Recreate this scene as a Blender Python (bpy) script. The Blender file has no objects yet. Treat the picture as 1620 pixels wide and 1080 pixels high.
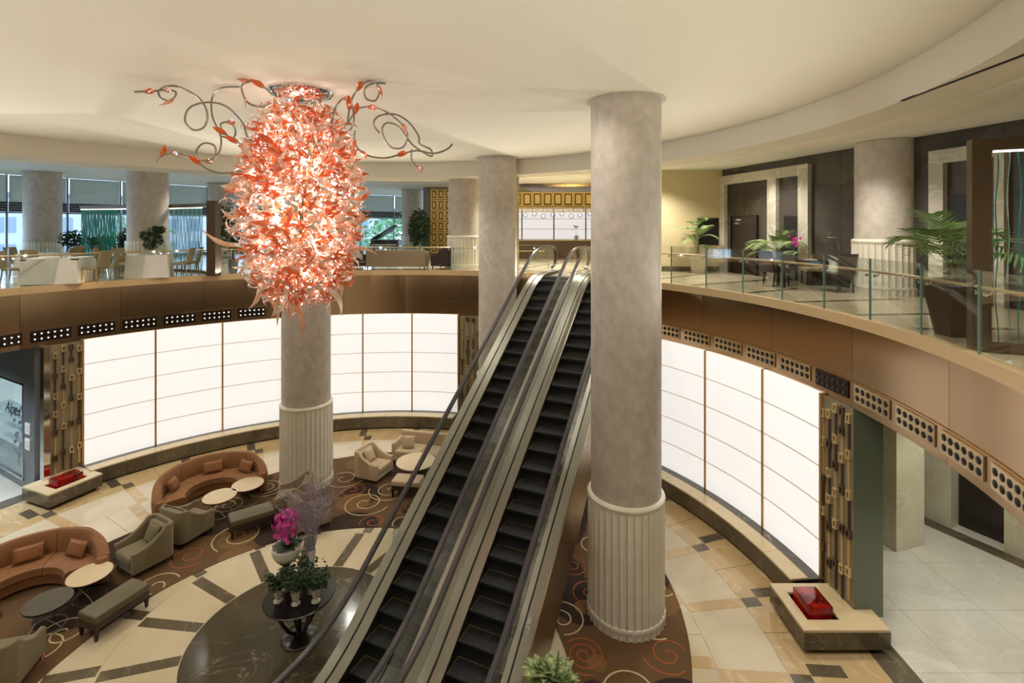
import bpy, math, random
from math import sin, cos, pi, radians as rad, atan2, hypot, sqrt
from mathutils import Vector, Matrix

S = bpy.context.scene
COL = S.collection
random.seed(7)

# ------------------------------------------------------------------ key dimensions (metres)
FPX, HY, CZ = 800.0, 359.4, 7.48      # focal length (px of 1620), horizon row, eye height
F = 5.83                              # upper floor level
CX, CY = -4.11, 9.08                  # centre of the round atrium
RL = 10.34                            # balcony edge radius
ZF = 4.14                             # underside of the balcony fascia
ZC = 9.93                             # main ceiling
ZS = 9.38                             # dropped ring soffit

# ------------------------------------------------------------------ camera, world, exposure
cam_d = bpy.data.cameras.new('camera')
cam = bpy.data.objects.new('camera', cam_d); COL.objects.link(cam)
cam.location = (0, 0, CZ); cam.rotation_euler = (rad(90), 0, 0)
cam_d.sensor_width = 36; cam_d.lens = 36 * FPX / 1620
cam_d.shift_y = -(540 - HY) / 1620
cam_d.clip_start = .05; cam_d.clip_end = 400
S.camera = cam
S.view_settings.view_transform = 'Standard'; S.view_settings.look = 'None'
S.view_settings.exposure = 0.25; S.view_settings.gamma = 1
S.view_settings.use_curve_mapping = False
w = bpy.data.worlds.new('sky'); S.world = w; w.use_nodes = True
bg = w.node_tree.nodes['Background']
bg.inputs[0].default_value = (.62, .78, 1, 1); bg.inputs[1].default_value = 5.2

def lamp(kind, loc, energy, color, size=.3, rot=(0, 0, 0), spot=None, blend=.6):
    d = bpy.data.lights.new(kind.lower() + '_light', kind); d.energy = energy; d.color = color
    if kind == 'AREA': d.shape = 'DISK'; d.size = size
    else: d.shadow_soft_size = size
    if spot: d.spot_size = rad(spot); d.spot_blend = blend
    o = bpy.data.objects.new(kind.lower() + '_light', d); COL.objects.link(o)
    o.location = loc; o.rotation_euler = rot
    return o
WARM = (1, .95, .86)
WARM2 = (1, .94, .84)
# added fill spots under the main ceiling, which has no lamps of its own
for k in range(10):
    a = 2 * pi * k / 10 + .2
    lamp('SPOT', (CX + 7.9 * cos(a), CY + 7.9 * sin(a), ZC - .04), 430, WARM2, .12, spot=120, blend=.9)
# added unseen spots along the balcony edge, put in to brighten the ceiling
for k in range(18):
    a = rad(20 * k + 4)
    x, y = CX + 10.38 * cos(a), CY + 10.38 * sin(a); e_ = 200 if -80 < math.degrees(a) % 360 - 360 * (math.degrees(a) % 360 > 180) < 45 else 285
    lamp('SPOT', (x, y, F + .06), e_, (1, .93, .80), .008, rot=(0, rad(180 - 54), a), spot=110, blend=1)
# recessed lamps in the gallery ceiling
for (x, y, e) in ((7.4, 15.6, 80), (7.6, 11.4, 70), (8, 5.5, 80), (5.2, 17.6, 120), (2.5, 21.5, 260), (6, 23, 200), (3, 26, 250),
                  (-3, 22, 120), (-7, 22, 90), (-12, 20, 60), (-15, 15, 50), (-9, -3, 60), (3, -5, 60), (-16, 6, 50), (.5, 20.5, 120)):
    lamp('SPOT', (x, y, 9.55), e * 4.8, WARM2, .1, spot=130, blend=.8)
# added spots without fixtures, brightening the right-hand balcony fascia
for (x, y, tx_, ty_, tz_, e) in ((0.5, 5.5, 6.2, 9.0, 4.9, 260), (-.5, 3.5, 5.6, 5.5, 4.9, 320), (0, 8.5, 5.6, 12.0, 4.9, 120)):
    d_ = Vector((tx_ - x, ty_ - y, tz_ - 9.85)); l_ = lamp('SPOT', (x, y, 9.85), e, WARM2, .12, spot=62, blend=.9)
    l_.rotation_euler = d_.to_track_quat('-Z', 'Y').to_euler()
# lower-level lamps beneath the gallery
for (x, y, e) in ((9.2, 9.6, 130), (8.7, 7.0, 110), (10.4, 11.0, 90)):
    lamp('SPOT', (x, y, 3.95), e * 1.3, (1, .96, .86), .2, spot=140, blend=.8)
for (x, y, e) in ((-14.2, 12.0, 160), (-16.0, 13.6, 160)):
    lamp('SPOT', (x, y, 3.95), e * 2.2, (.72, .83, 1), .2, spot=140, blend=.8)
for (a, b) in ((0, .2), (.3, .9), (-.35, 1.4), (.25, 2.2), (-.2, 2.8), (0, 1.7)):
    lamp('POINT', (-3.8 + a, 9.1 - a * .6, 6.35 + b), 27, (1, .9, .8), .22)

# ------------------------------------------------------------------ pixel helpers (a photo pixel at a known height)
def G(x, y, z=0.0):
    t = (CZ - z) / ((y - HY) / FPX)
    return ((x - 810) / FPX * t, t)
def PZ(x, y, d):
    return Vector(((x - 810) / FPX * d, d, CZ - (y - HY) / FPX * d))
def ang(x, R=RL):
    dx = (x - 810) / FPX
    a = dx * dx + 1; b = -2 * (dx * CX + CY); c = CX * CX + CY * CY - R * R
    t = (-b + sqrt(b * b - 4 * a * c)) / 2 / a
    return math.degrees(atan2(t - CY, t * dx - CX))
def P(deg, R, z=0.0):
    return Vector((CX + R * cos(rad(deg)), CY + R * sin(rad(deg)), z))
def WR(x):                             # point of the right gallery wall seen at photo column x
    Y = 12.732 / ((x - 810) / FPX + .255)
    return Vector(((x - 810) / FPX * Y, Y, 0))
def zat(y, d): return CZ - (y - HY) / FPX * d

# ------------------------------------------------------------------ materials
def srgb(r, g, b):
    f = lambda c: (c / 12.92 if c <= .04045 else ((c + .055) / 1.055) ** 2.4)
    return (f(r / 255), f(g / 255), f(b / 255), 1)
MATS = {}
def mat(name, col, rough=.5, metal=0, spec=.5, emit=None, estr=1, trans=0, noise=None, bump=None, coat=0, sheen=0, alpha=None):
    m = bpy.data.materials.new(name); m.use_nodes = True; MATS[name] = m
    nt = m.node_tree; n = nt.nodes; b = n['Principled BSDF']
    b.inputs['Base Color'].default_value = col; b.inputs['Roughness'].default_value = rough
    b.inputs['Metallic'].default_value = metal; b.inputs['Specular IOR Level'].default_value = spec
    b.inputs['Coat Weight'].default_value = coat; b.inputs['Coat Roughness'].default_value = .08
    b.inputs['Sheen Weight'].default_value = sheen
    if trans: b.inputs['Transmission Weight'].default_value = trans
    if emit: b.inputs['Emission Color'].default_value = emit; b.inputs['Emission Strength'].default_value = estr
    if noise or bump:
        tc = n.new('ShaderNodeTexCoord'); mp = n.new('ShaderNodeMapping'); nt.links.new(tc.outputs['Object'], mp.inputs[0])
    if noise:                                   # (colour2, scale, (sx,sy,sz), contrast)
        c2, sc, st, ct = noise
        mp.inputs['Scale'].default_value = st
        t = n.new('ShaderNodeTexNoise'); t.inputs['Scale'].default_value = sc; t.inputs['Detail'].default_value = 6
        t.inputs['Roughness'].default_value = .62
        nt.links.new(mp.outputs[0], t.inputs['Vector'])
        r = n.new('ShaderNodeValToRGB'); r.color_ramp.elements[0].position = .5 - ct; r.color_ramp.elements[1].position = .5 + ct
        r.color_ramp.elements[0].color = col; r.color_ramp.elements[1].color = c2
        nt.links.new(t.outputs['Fac'], r.inputs[0]); nt.links.new(r.outputs[0], b.inputs['Base Color'])
        if emit: nt.links.new(r.outputs[0], b.inputs['Emission Color'])
    if bump:
        sc, st = bump
        t = n.new('ShaderNodeTexNoise'); t.inputs['Scale'].default_value = sc; t.inputs['Detail'].default_value = 4
        nt.links.new(mp.outputs[0], t.inputs['Vector'])
        bp = n.new('ShaderNodeBump'); bp.inputs['Strength'].default_value = st; bp.inputs['Distance'].default_value = .02
        nt.links.new(t.outputs['Fac'], bp.inputs['Height']); nt.links.new(bp.outputs[0], b.inputs['Normal'])
    return m
def marble(name, c1, c2, vein, scale=.8, vw=.02, rough=.12, seed=0, vs=.6):
    m = bpy.data.materials.new(name); m.use_nodes = True; MATS[name] = m
    nt = m.node_tree; n = nt.nodes; b = n['Principled BSDF']; L = nt.links.new
    tc = n.new('ShaderNodeTexCoord'); mp = n.new('ShaderNodeMapping'); L(tc.outputs['Object'], mp.inputs[0])
    mp.inputs['Location'].default_value = (seed, seed * .7, seed * .3); mp.inputs['Rotation'].default_value = (.3, .2, .6)
    t = n.new('ShaderNodeTexNoise'); t.inputs['Scale'].default_value = scale; t.inputs['Detail'].default_value = 8; t.inputs['Distortion'].default_value = .8
    L(mp.outputs[0], t.inputs['Vector'])
    r = n.new('ShaderNodeValToRGB'); r.color_ramp.elements[0].position = .35; r.color_ramp.elements[1].position = .65
    r.color_ramp.elements[0].color = c1; r.color_ramp.elements[1].color = c2; L(t.outputs['Fac'], r.inputs[0])
    t2 = n.new('ShaderNodeTexNoise'); t2.inputs['Scale'].default_value = scale * 1.1; t2.inputs['Detail'].default_value = 5; t2.inputs['Distortion'].default_value = 1.6
    L(mp.outputs[0], t2.inputs['Vector'])
    s = n.new('ShaderNodeMath'); s.operation = 'SUBTRACT'; s.inputs[1].default_value = .5; L(t2.outputs['Fac'], s.inputs[0])
    a = n.new('ShaderNodeMath'); a.operation = 'ABSOLUTE'; L(s.outputs[0], a.inputs[0])
    r2 = n.new('ShaderNodeValToRGB'); r2.color_ramp.elements[0].color = (vs, vs, vs, 1); r2.color_ramp.elements[1].color = (0, 0, 0, 1)
    r2.color_ramp.elements[1].position = vw; L(a.outputs[0], r2.inputs[0])
    mx = n.new('ShaderNodeMix'); mx.data_type = 'RGBA'; L(r2.outputs[0], mx.inputs[0]); L(r.outputs[0], mx.inputs[6]); mx.inputs[7].default_value = vein
    L(mx.outputs[2], b.inputs['Base Color']); b.inputs['Roughness'].default_value = rough
    return m
def glass_mat(name, tint, refl=.5, rough=.02):
    m = bpy.data.materials.new(name); m.use_nodes = True; MATS[name] = m
    nt = m.node_tree; n = nt.nodes; L = nt.links.new
    out = n['Material Output']; n.remove(n['Principled BSDF'])
    tr = n.new('ShaderNodeBsdfTransparent'); tr.inputs[0].default_value = tint
    gl = n.new('ShaderNodeBsdfGlossy'); gl.inputs['Roughness'].default_value = rough
    fr = n.new('ShaderNodeFresnel'); fr.inputs[0].default_value = 1.5
    mu = n.new('ShaderNodeMath'); mu.operation = 'MULTIPLY'; mu.inputs[1].default_value = refl; L(fr.outputs[0], mu.inputs[0])
    mx = n.new('ShaderNodeMixShader'); L(mu.outputs[0], mx.inputs[0]); L(tr.outputs[0], mx.inputs[1]); L(gl.outputs[0], mx.inputs[2])
    L(mx.outputs[0], out.inputs[0])
    return m

ceil_m = mat('ceiling_plaster', srgb(232, 228, 214), .8)
ceil_out = mat('gallery_ceiling', srgb(222, 222, 214), .8)
beige_wall = mat('beige_wall', srgb(206, 190, 150), .8)
wall_lower_m = mat('brown_wall', srgb(92, 78, 62), .6)
column_m = mat('column_plaster', srgb(184, 176, 164), .55, noise=(srgb(206, 198, 188), 5, (1, 1, .8), .16), bump=(14, .1))
stave_m = mat('column_limestone', srgb(224, 219, 202), .4, noise=(srgb(238, 234, 220), 3, (1, 1, .4), .2))
bronze = mat('bronze_sheet', srgb(188, 158, 122), .18, 1)
bronze_lip = mat('bronze_lip', srgb(206, 178, 136), .4, .3)
bronze_dk = mat('bronze_dark', srgb(104, 88, 72), .35, .5)
brass = mat('brass', srgb(226, 204, 160), .25, .6)
goldm = mat('gold', srgb(232, 208, 140), .32, .8)
gold_dk = mat('recess_shaded_gold', srgb(140, 110, 56), .4, .7)  # recess shade behind the raised gold frames, put into a darker gold
chrome = mat('chrome', srgb(225, 225, 225), .07, 1)
steel = mat('brushed_steel', srgb(150, 146, 135), .34, .85)
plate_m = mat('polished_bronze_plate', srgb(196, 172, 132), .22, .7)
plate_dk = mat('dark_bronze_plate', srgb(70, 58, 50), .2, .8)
black = mat('black', srgb(22, 20, 19), .4)
lamp_on = mat('lamp_lens', (1, 1, 1, 1), .3, emit=(1, .95, .86, 1), estr=2.2)
onyx = mat('backlit_onyx', srgb(250, 246, 240), .3, emit=(1, .985, .965, 1), estr=.66, noise=(srgb(242, 240, 240), 1.2, (1, 1, 9), .3))
onyx.node_tree.nodes['Principled BSDF'].inputs['Base Color'].default_value = srgb(200, 200, 200)
for l in list(onyx.node_tree.links):
    if l.to_socket.name == 'Base Color': onyx.node_tree.links.remove(l)
onyx_far = mat('backlit_onyx_far', srgb(200, 200, 200), .3, emit=(1, .95, .94, 1), estr=.6)
joint_m = mat('joint_tan', srgb(176, 158, 120), .6)
gold_frame = mat('gilt_frame', srgb(196, 160, 104), .35, .6)
dark_stone = marble('dark_marble', srgb(84, 75, 60), srgb(106, 96, 76), srgb(164, 154, 130), .9, .010, .14, 0, .4)
dark_wall = marble('dark_wall_marble', srgb(58, 53, 48), srgb(78, 72, 64), srgb(140, 136, 126), .55, .006, .22, 3, .25)
disc_stone = marble('olive_marble', srgb(70, 64, 50), srgb(84, 77, 60), srgb(150, 140, 112), .7, .008, .12, 5, .7)
pale = marble('cream_marble', srgb(198, 183, 152), srgb(214, 202, 174), srgb(190, 174, 142), .5, .012, .13, 1, .3)
pale2 = marble('pale_grey_marble', srgb(190, 186, 170), srgb(212, 209, 196), srgb(228, 226, 218), .45, .02, .16, 9, .3)
tan_stone = marble('tan_marble', srgb(186, 158, 112), srgb(200, 174, 130), srgb(216, 196, 158), .6, .02, .13, 2)
ledge_top = marble('ledge_top_marble', srgb(202, 182, 142), srgb(214, 195, 156), srgb(206, 192, 162), .8, .02, .16, 4)
portal_m = marble('portal_marble', srgb(176, 170, 154), srgb(196, 190, 174), srgb(222, 220, 208), .8, .03, .25, 6)
pier_m = marble('onyx_pier_marble', srgb(190, 182, 150), srgb(208, 202, 176), srgb(226, 222, 206), .6, .02, .25, 8, .4)
grout = mat('grout', srgb(150, 138, 112), .6)
escal_dark = mat('escalator_step', srgb(40, 40, 42), .5, .2)
yellow = mat('yellow_step_edge', srgb(104, 88, 40), .6)
rubber = mat('handrail_rubber', srgb(70, 67, 70), .28)
skirt = mat('escalator_skirt', srgb(52, 48, 44), .4, .5)
truss_m = mat('escalator_cladding', srgb(150, 128, 98), .28, .8)
glass = glass_mat('balustrade_glass', (.972, .99, .978, 1), .38)
glass_esc = glass_mat('escalator_glass', (.93, .95, .94, 1), .16)
glass_clear = glass_mat('window_glass', (.93, .97, 1, 1), .5)
glass_edge = mat('green_glass_edge', srgb(112, 138, 128), .15)
cloth = mat('white_tablecloth', srgb(226, 222, 214), .8)
wood_dk = mat('dark_wood', srgb(26, 21, 19), .25)
copper_f = mat('copper_velvet', srgb(134, 90, 54), .75, sheen=.1, noise=(srgb(148, 101, 61), 3, (1, 1, 1), .3))
cush_f = mat('copper_cushion_fabric', srgb(146, 94, 54), .7, sheen=.1)
olive_f = mat('olive_fabric', srgb(120, 108, 78), .85, sheen=.3)
cream_f = mat('cream_fabric', srgb(196, 176, 146), .85, sheen=.2)
leather = mat('dark_leather', srgb(58, 46, 40), .35)
leather_top = mat('khaki_leather', srgb(98, 88, 64), .4)
tabletop_m = mat('cream_tabletop', srgb(216, 196, 160), .25)
slate_top = mat('grey_tabletop', srgb(96, 92, 84), .2)
leaf_m = mat('leaf', srgb(84, 116, 58), .45, noise=(srgb(128, 156, 88), 8, (1, 1, 1), .25))
leaf_dk = mat('dark_leaf', srgb(36, 58, 34), .5, noise=(srgb(58, 84, 50), 8, (1, 1, 1), .25))
leaf_lt = mat('palm_leaf', srgb(110, 140, 78), .45, noise=(srgb(158, 172, 118), 6, (1, 1, 1), .25))
leaf_pl = mat('variegated_leaf', srgb(66, 94, 58), .45, noise=(srgb(176, 190, 128), 18, (1, 1, 1), .12))
trunk_m = mat('bark', srgb(90, 72, 50), .8)
soil = mat('soil', srgb(50, 40, 30), .9)
pot_m = mat('stone_pot', srgb(176, 166, 144), .5)
pot_bronze = mat('bronze_pot', srgb(92, 80, 72), .3, .7)
pot_silver = mat('silver_pot', srgb(160, 158, 158), .3, .8)
white_cer = mat('white_ceramic', srgb(228, 224, 214), .35)
urn_m = mat('distressed_white_urn', srgb(214, 208, 194), .6, noise=(srgb(150, 144, 130), 22, (1, 1, 1), .1))
magenta = mat('magenta_petal', srgb(214, 40, 160), .5, noise=(srgb(238, 96, 196), 16, (1, 1, 1), .3))
twig_m = mat('lilac_twig', srgb(160, 150, 172), .7)
red_glass = mat('red_glass', srgb(104, 12, 12), .08, 0, trans=.3, noise=(srgb(196, 26, 20), 3, (1, 1, 1), .08))
teal = mat('teal_glass', srgb(70, 190, 172), .12, trans=.6)
teal_clear = mat('pale_teal_glass', srgb(196, 226, 216), .1, trans=.75)
grey_metal = mat('blue_grey_metal', srgb(118, 124, 130), .35, .5)
white_panel = mat('white_panel', srgb(214, 214, 210), .4)
green_panel = mat('grey_green_glass_panel', srgb(112, 120, 104), .12, .2)
motif_back = mat('bronze_motif_ground', srgb(140, 128, 104), .45, .2)
blind_m = mat('grey_blind', srgb(206, 208, 200), .9)
_n = blind_m.node_tree; _t = _n.nodes.new('ShaderNodeBsdfTranslucent'); _t.inputs[0].default_value = srgb(166, 168, 158)
_x = _n.nodes.new('ShaderNodeMixShader'); _x.inputs[0].default_value = .65
_n.links.new(_n.nodes['Principled BSDF'].outputs[0], _x.inputs[1]); _n.links.new(_t.outputs[0], _x.inputs[2]); _n.links.new(_x.outputs[0], _n.nodes['Material Output'].inputs[0])
blind_dk = mat('brown_pleated_blind', srgb(70, 62, 58), .9)
frame_grey = mat('window_frame_grey', srgb(116, 124, 132), .5)
chair_beige = mat('beige_upholstery', srgb(146, 132, 100), .8)
chair_leg = mat('pale_wood_leg', srgb(140, 120, 92), .5)
dark_vel = mat('dark_purple_velvet', srgb(60, 44, 48), .8)
taupe_f = mat('taupe_upholstery', srgb(134, 116, 92), .8)
door_m = mat('dark_door', srgb(44, 34, 32), .3)
city1 = mat('far_building', srgb(146, 150, 156), .9)
city2 = mat('far_building_window', srgb(100, 114, 132), .5)
tree_out = mat('outdoor_tree', srgb(84, 124, 80), .8)
pave = mat('street', srgb(190, 192, 190), .9)
screen_m = mat('book_cover', srgb(70, 78, 96), .5)
coral = mat('coral_glass', srgb(230, 110, 50), .12, trans=.35, coat=.6)
coral2 = mat('pale_coral_glass', srgb(246, 194, 158), .12, trans=.5, coat=.6)
clearp = mat('blush_clear_glass', srgb(252, 240, 226), .1, trans=.7, coat=.6)
bulb_m = mat('halogen_bulb', (1, 1, 1, 1), .3, emit=(1, .88, .7, 1), estr=9)
shop_glow = mat('shop_window_display', srgb(186, 206, 206), .3, emit=srgb(186, 204, 204), estr=1.1, noise=(srgb(214, 226, 224), 3, (1, 1, 1), .2))
sign_black = mat('sign_lettering', srgb(24, 24, 26), .5)
cream_line = mat('cream_carpet_yarn', srgb(198, 180, 140), .9)
orange_line = mat('rust_carpet_yarn', srgb(158, 84, 50), .9)
def carpet_material():
    m = bpy.data.materials.new('brown_patterned_carpet'); m.use_nodes = True
    nt = m.node_tree; n = nt.nodes; b = n['Principled BSDF']; L = nt.links.new
    tc = n.new('ShaderNodeTexCoord')
    def circles(sc, seed, th):
        mp = n.new('ShaderNodeMapping'); mp.inputs['Location'].default_value = (seed, seed * 1.7, 0); mp.inputs['Scale'].default_value = (1, 1, 0)
        L(tc.outputs['Object'], mp.inputs[0])
        v = n.new('ShaderNodeTexVoronoi'); v.inputs['Scale'].default_value = sc; v.inputs['Randomness'].default_value = .7; L(mp.outputs[0], v.inputs['Vector'])
        c = n.new('ShaderNodeMath'); c.operation = 'LESS_THAN'; c.inputs[1].default_value = th; L(v.outputs['Distance'], c.inputs[0])
        return c.outputs[0]
    def mix(f, a, bcol):
        x = n.new('ShaderNodeMix'); x.data_type = 'RGBA'; L(f, x.inputs[0])
        if hasattr(a, 'links'): L(a, x.inputs[6])
        else: x.inputs[6].default_value = a
        x.inputs[7].default_value = bcol; return x.outputs[2]
    c = mix(circles(.62, 1.3, .42), srgb(98, 72, 44), srgb(50, 34, 24))
    c = mix(circles(.75, 7.1, .34), c, srgb(118, 88, 52))
    c = mix(circles(.9, 4.4, .26), c, srgb(62, 42, 28))
    L(c, b.inputs['Base Color']); b.inputs['Roughness'].default_value = .95
    return m
carpet_m = carpet_material()

# ------------------------------------------------------------------ mesh helpers
class MB:
    def __init__(s): s.v = []; s.f = []; s.smooth = True
    def add(s, vs, fs):
        b = len(s.v); s.v += [tuple(v) for v in vs]; s.f += [tuple(i + b for i in f) for f in fs]; return s
    def box(s, x0, x1, y0, y1, z0, z1):
        return s.add([(x0, y0, z0), (x1, y0, z0), (x1, y1, z0), (x0, y1, z0), (x0, y0, z1), (x1, y0, z1), (x1, y1, z1), (x0, y1, z1)],
                     [(3, 2, 1, 0), (4, 5, 6, 7), (0, 1, 5, 4), (1, 2, 6, 5), (2, 3, 7, 6), (3, 0, 4, 7)])
    def obox(s, a, b, th, z0, z1, side=0):      # upright box along plan line a-b, thickness th; side -1/0/1 shifts it
        a = Vector(a[:2]); b = Vector(b[:2]); d = (b - a).normalized(); nn = Vector((-d.y, d.x)) * th
        o0 = nn * (side - 1) / 2; o1 = nn * (side + 1) / 2
        q = [a + o0, b + o0, b + o1, a + o1]
        return s.prism([(p.x, p.y) for p in q], z0, z1)
    def prism(s, poly, z0, z1):
        A = sum(poly[i][0] * poly[(i + 1) % len(poly)][1] - poly[(i + 1) % len(poly)][0] * poly[i][1] for i in range(len(poly)))
        if A < 0: poly = poly[::-1]
        n = len(poly)
        return s.add([(x, y, z0) for x, y in poly] + [(x, y, z1) for x, y in poly],
                     [tuple(range(n))[::-1], tuple(range(n, 2 * n))] + [(i, (i + 1) % n, n + (i + 1) % n, n + i) for i in range(n)])
    def lathe(s, prof, seg=24, cx=0, cy=0, z=0, a0=0, a1=360, ring=False):
        full = abs(a1 - a0) >= 359.9; k = seg if full else seg + 1
        vs = []
        for i in range(k):
            a = rad(a0 + (a1 - a0) * i / seg)
            for r, h in prof: vs.append((cx + r * cos(a), cy + r * sin(a), z + h))
        n = len(prof); fs = []
        for i in range(seg):
            j = (i + 1) % k
            for p in range(n - 1): fs.append((i * n + p, j * n + p, j * n + p + 1, i * n + p + 1))
        if ring:
            for i in range(seg):
                j = (i + 1) % k; fs.append((i * n + n - 1, j * n + n - 1, j * n, i * n))
        elif full:
            if prof[0][0] > 1e-5: fs.append(tuple(i * n for i in range(k))[::-1])
            if prof[-1][0] > 1e-5: fs.append(tuple(i * n + n - 1 for i in range(k)))
        return s.add(vs, fs)
    def sector(s, a0, a1, r0, r1, z0, z1, seg=6):   # closed annular block round the atrium centre
        pr = [(r0, z0), (r1, z0), (r1, z1), (r0, z1)]
        vs = []; fs = []
        for i in range(seg + 1):
            a = a0 + (a1 - a0) * i / seg
            for r, z in pr: vs.append(P(a, r, z))
        for i in range(seg):
            for p in range(4):
                q = (p + 1) % 4; fs.append((i * 4 + p, i * 4 + q, i * 4 + 4 + q, i * 4 + 4 + p)[::-1])
        fs.append((0, 1, 2, 3)[::-1] if a1 > a0 else (0, 1, 2, 3)); e = seg * 4; fs.append((e, e + 1, e + 2, e + 3))
        return s.add(vs, fs)
    def tube(s, pts, r, seg=6, cap=True):
        pts = [Vector(p) for p in pts]; n = len(pts); R = r if isinstance(r, (list, tuple)) else [r] * n
        vs = []; up = Vector((0, 0, 1)); prev = None
        for i, p in enumerate(pts):
            d = (pts[min(i + 1, n - 1)] - pts[max(i - 1, 0)])
            if d.length < 1e-9: d = Vector((0, 0, 1))
            d.normalize()
            if prev is None:
                u = up if abs(d.z) < .9 else Vector((1, 0, 0)); x = d.cross(u).normalized()
            else:
                x = prev - d * prev.dot(d)
                if x.length < 1e-6: x = d.orthogonal()
                x.normalize()
            prev = x; y = d.cross(x)
            for k in range(seg):
                a = 2 * pi * k / seg; vs.append(p + (x * cos(a) + y * sin(a)) * R[i])
        fs = [(i * seg + k, i * seg + (k + 1) % seg, (i + 1) * seg + (k + 1) % seg, (i + 1) * seg + k) for i in range(n - 1) for k in range(seg)]
        if cap: fs += [tuple(range(seg))[::-1], tuple(range((n - 1) * seg, n * seg))]
        return s.add(vs, fs)
    def ball(s, c, r, seg=8, rings=5, sz=1):
        prof = [(max(r * sin(pi * i / rings), 0), -r * cos(pi * i / rings) * sz) for i in range(rings + 1)]
        return s.lathe(prof, seg, c[0], c[1], c[2])
    def pillow(s, w, d, h, M=None, n=6):
        M = M or Matrix(); vs = []; fs = []
        for sg in (1, -1):
            b = len(vs)
            for i in range(n + 1):
                for j in range(n + 1):
                    u, v = 2 * i / n - 1, 2 * j / n - 1
                    k = max(0, (1 - u ** 4) * (1 - v ** 4)) ** .5
                    pin = 1 - .07 * (1 - k)
                    vs.append(M @ Vector((u * w / 2 * (1 - .06 * (1 - v * v)) * pin, v * d / 2 * (1 - .06 * (1 - u * u)) * pin, sg * (h / 2 * k + .004))))
            for i in range(n):
                for j in range(n):
                    q = (b + i * (n + 1) + j, b + (i + 1) * (n + 1) + j, b + (i + 1) * (n + 1) + j + 1, b + i * (n + 1) + j + 1)
                    fs.append(q if sg > 0 else q[::-1])
        m = (n + 1) ** 2
        edge = [i * (n + 1) for i in range(n + 1)] + [n * (n + 1) + j for j in range(1, n + 1)] + [i * (n + 1) + n for i in range(n - 1, -1, -1)] + [j for j in range(n - 1, 0, -1)]
        for i in range(len(edge)):
            a, c = edge[i], edge[(i + 1) % len(edge)]; fs.append((a + m, c + m, c, a))
        return s.add(vs, fs)
    def rbox(s, x0, x1, y0, y1, z0, z1, r=.04, seg=3):   # box with rounded upright corners and a rounded top edge
        poly = []
        for cx, cy, a in ((x1 - r, y1 - r, 0), (x0 + r, y1 - r, 90), (x0 + r, y0 + r, 180), (x1 - r, y0 + r, 270)):
            for k in range(seg + 1): poly.append((cx, cy, rad(a + 90 * k / seg)))
        rows = [(z0, 0)] + [(z1 - r + r * sin(rad(90 * k / seg)), r * (1 - cos(rad(90 * k / seg)))) for k in range(seg + 1)]
        vs = []; n = len(poly)
        for z, ins in rows:
            for cx, cy, a in poly: vs.append((cx + (r - ins) * cos(a), cy + (r - ins) * sin(a), z))
        fs = [(i * n + k, i * n + (k + 1) % n, (i + 1) * n + (k + 1) % n, (i + 1) * n + k) for i in range(len(rows) - 1) for k in range(n)]
        fs += [tuple(range(n))[::-1], tuple(range((len(rows) - 1) * n, len(rows) * n))]
        return s.add(vs, fs)
    def xf(s, M):
        s.v = [tuple(M @ Vector(v)) for v in s.v]; return s
    def mesh(s, name, m=None, angle=40):
        me = bpy.data.meshes.new(name); me.from_pydata(s.v, [], s.f); me.update()
        me.shade_smooth()
        try: me.set_sharp_from_angle(angle=rad(angle))
        except Exception: pass
        if m: me.materials.append(m)
        return me
def obj(name, mb, m, parent=None, loc=None, rot=None):
    me = mb if isinstance(mb, bpy.types.Mesh) else mb.mesh(name, m)
    o = bpy.data.objects.new(name, me); COL.objects.link(o)
    if parent: o.parent = parent
    if loc is not None: o.location = loc
    if rot is not None: o.rotation_euler = rot
    return o
def tag(o, label=None, cat=None, group=None, kind=None):
    if label: o['label'] = label
    if cat: o['category'] = cat
    if group: o['group'] = group
    if kind: o['kind'] = kind
    return o
def thing(name, label, cat, loc=(0, 0, 0), rotz=0, group=None):
    o = bpy.data.objects.new(name, None); COL.objects.link(o); o.location = loc; o.rotation_euler = (0, 0, rotz)
    o.empty_display_size = .1
    return tag(o, label, cat, group)
def struct(name, mb, m, label=None, parent=None):
    o = obj(name, mb, m, parent)
    if not parent: tag(o, label, name.split('_')[0], kind='structure')
    return o
def setting(name, label, cat=None):
    o = bpy.data.objects.new(name, None); COL.objects.link(o); o.empty_display_size = .1
    tag(o, label, cat or name.split('_')[0], kind='structure'); return o
def dup(root, loc, rotz, label=None, group=None, mats=None):
    def cp(o, par):
        c = o.copy(); COL.objects.link(c); c.parent = par
        for ch in kids.get(o.name, []): cp(ch, c)
        return c
    kids = {}
    def walk(o):
        kids[o.name] = list(o.children)
        for ch in o.children: walk(ch)
    walk(root)
    r = cp(root, None); r.location = loc; r.rotation_euler = (0, 0, rotz)
    if label: r['label'] = label
    if group: r['group'] = group
    return r
def face(dx, dy): return atan2(dy, dx)      # things are modelled facing local +x
def frame_rect(mb, f, x0, x1, z0, z1, t0, t1):  # block on a wall frame f=(origin, along, normal)
    o, u, nrm = f
    q = [o + u * x0 + nrm * t0, o + u * x1 + nrm * t0, o + u * x1 + nrm * t1, o + u * x0 + nrm * t1]
    return mb.prism([(p.x, p.y) for p in q], z0, z1)

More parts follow.
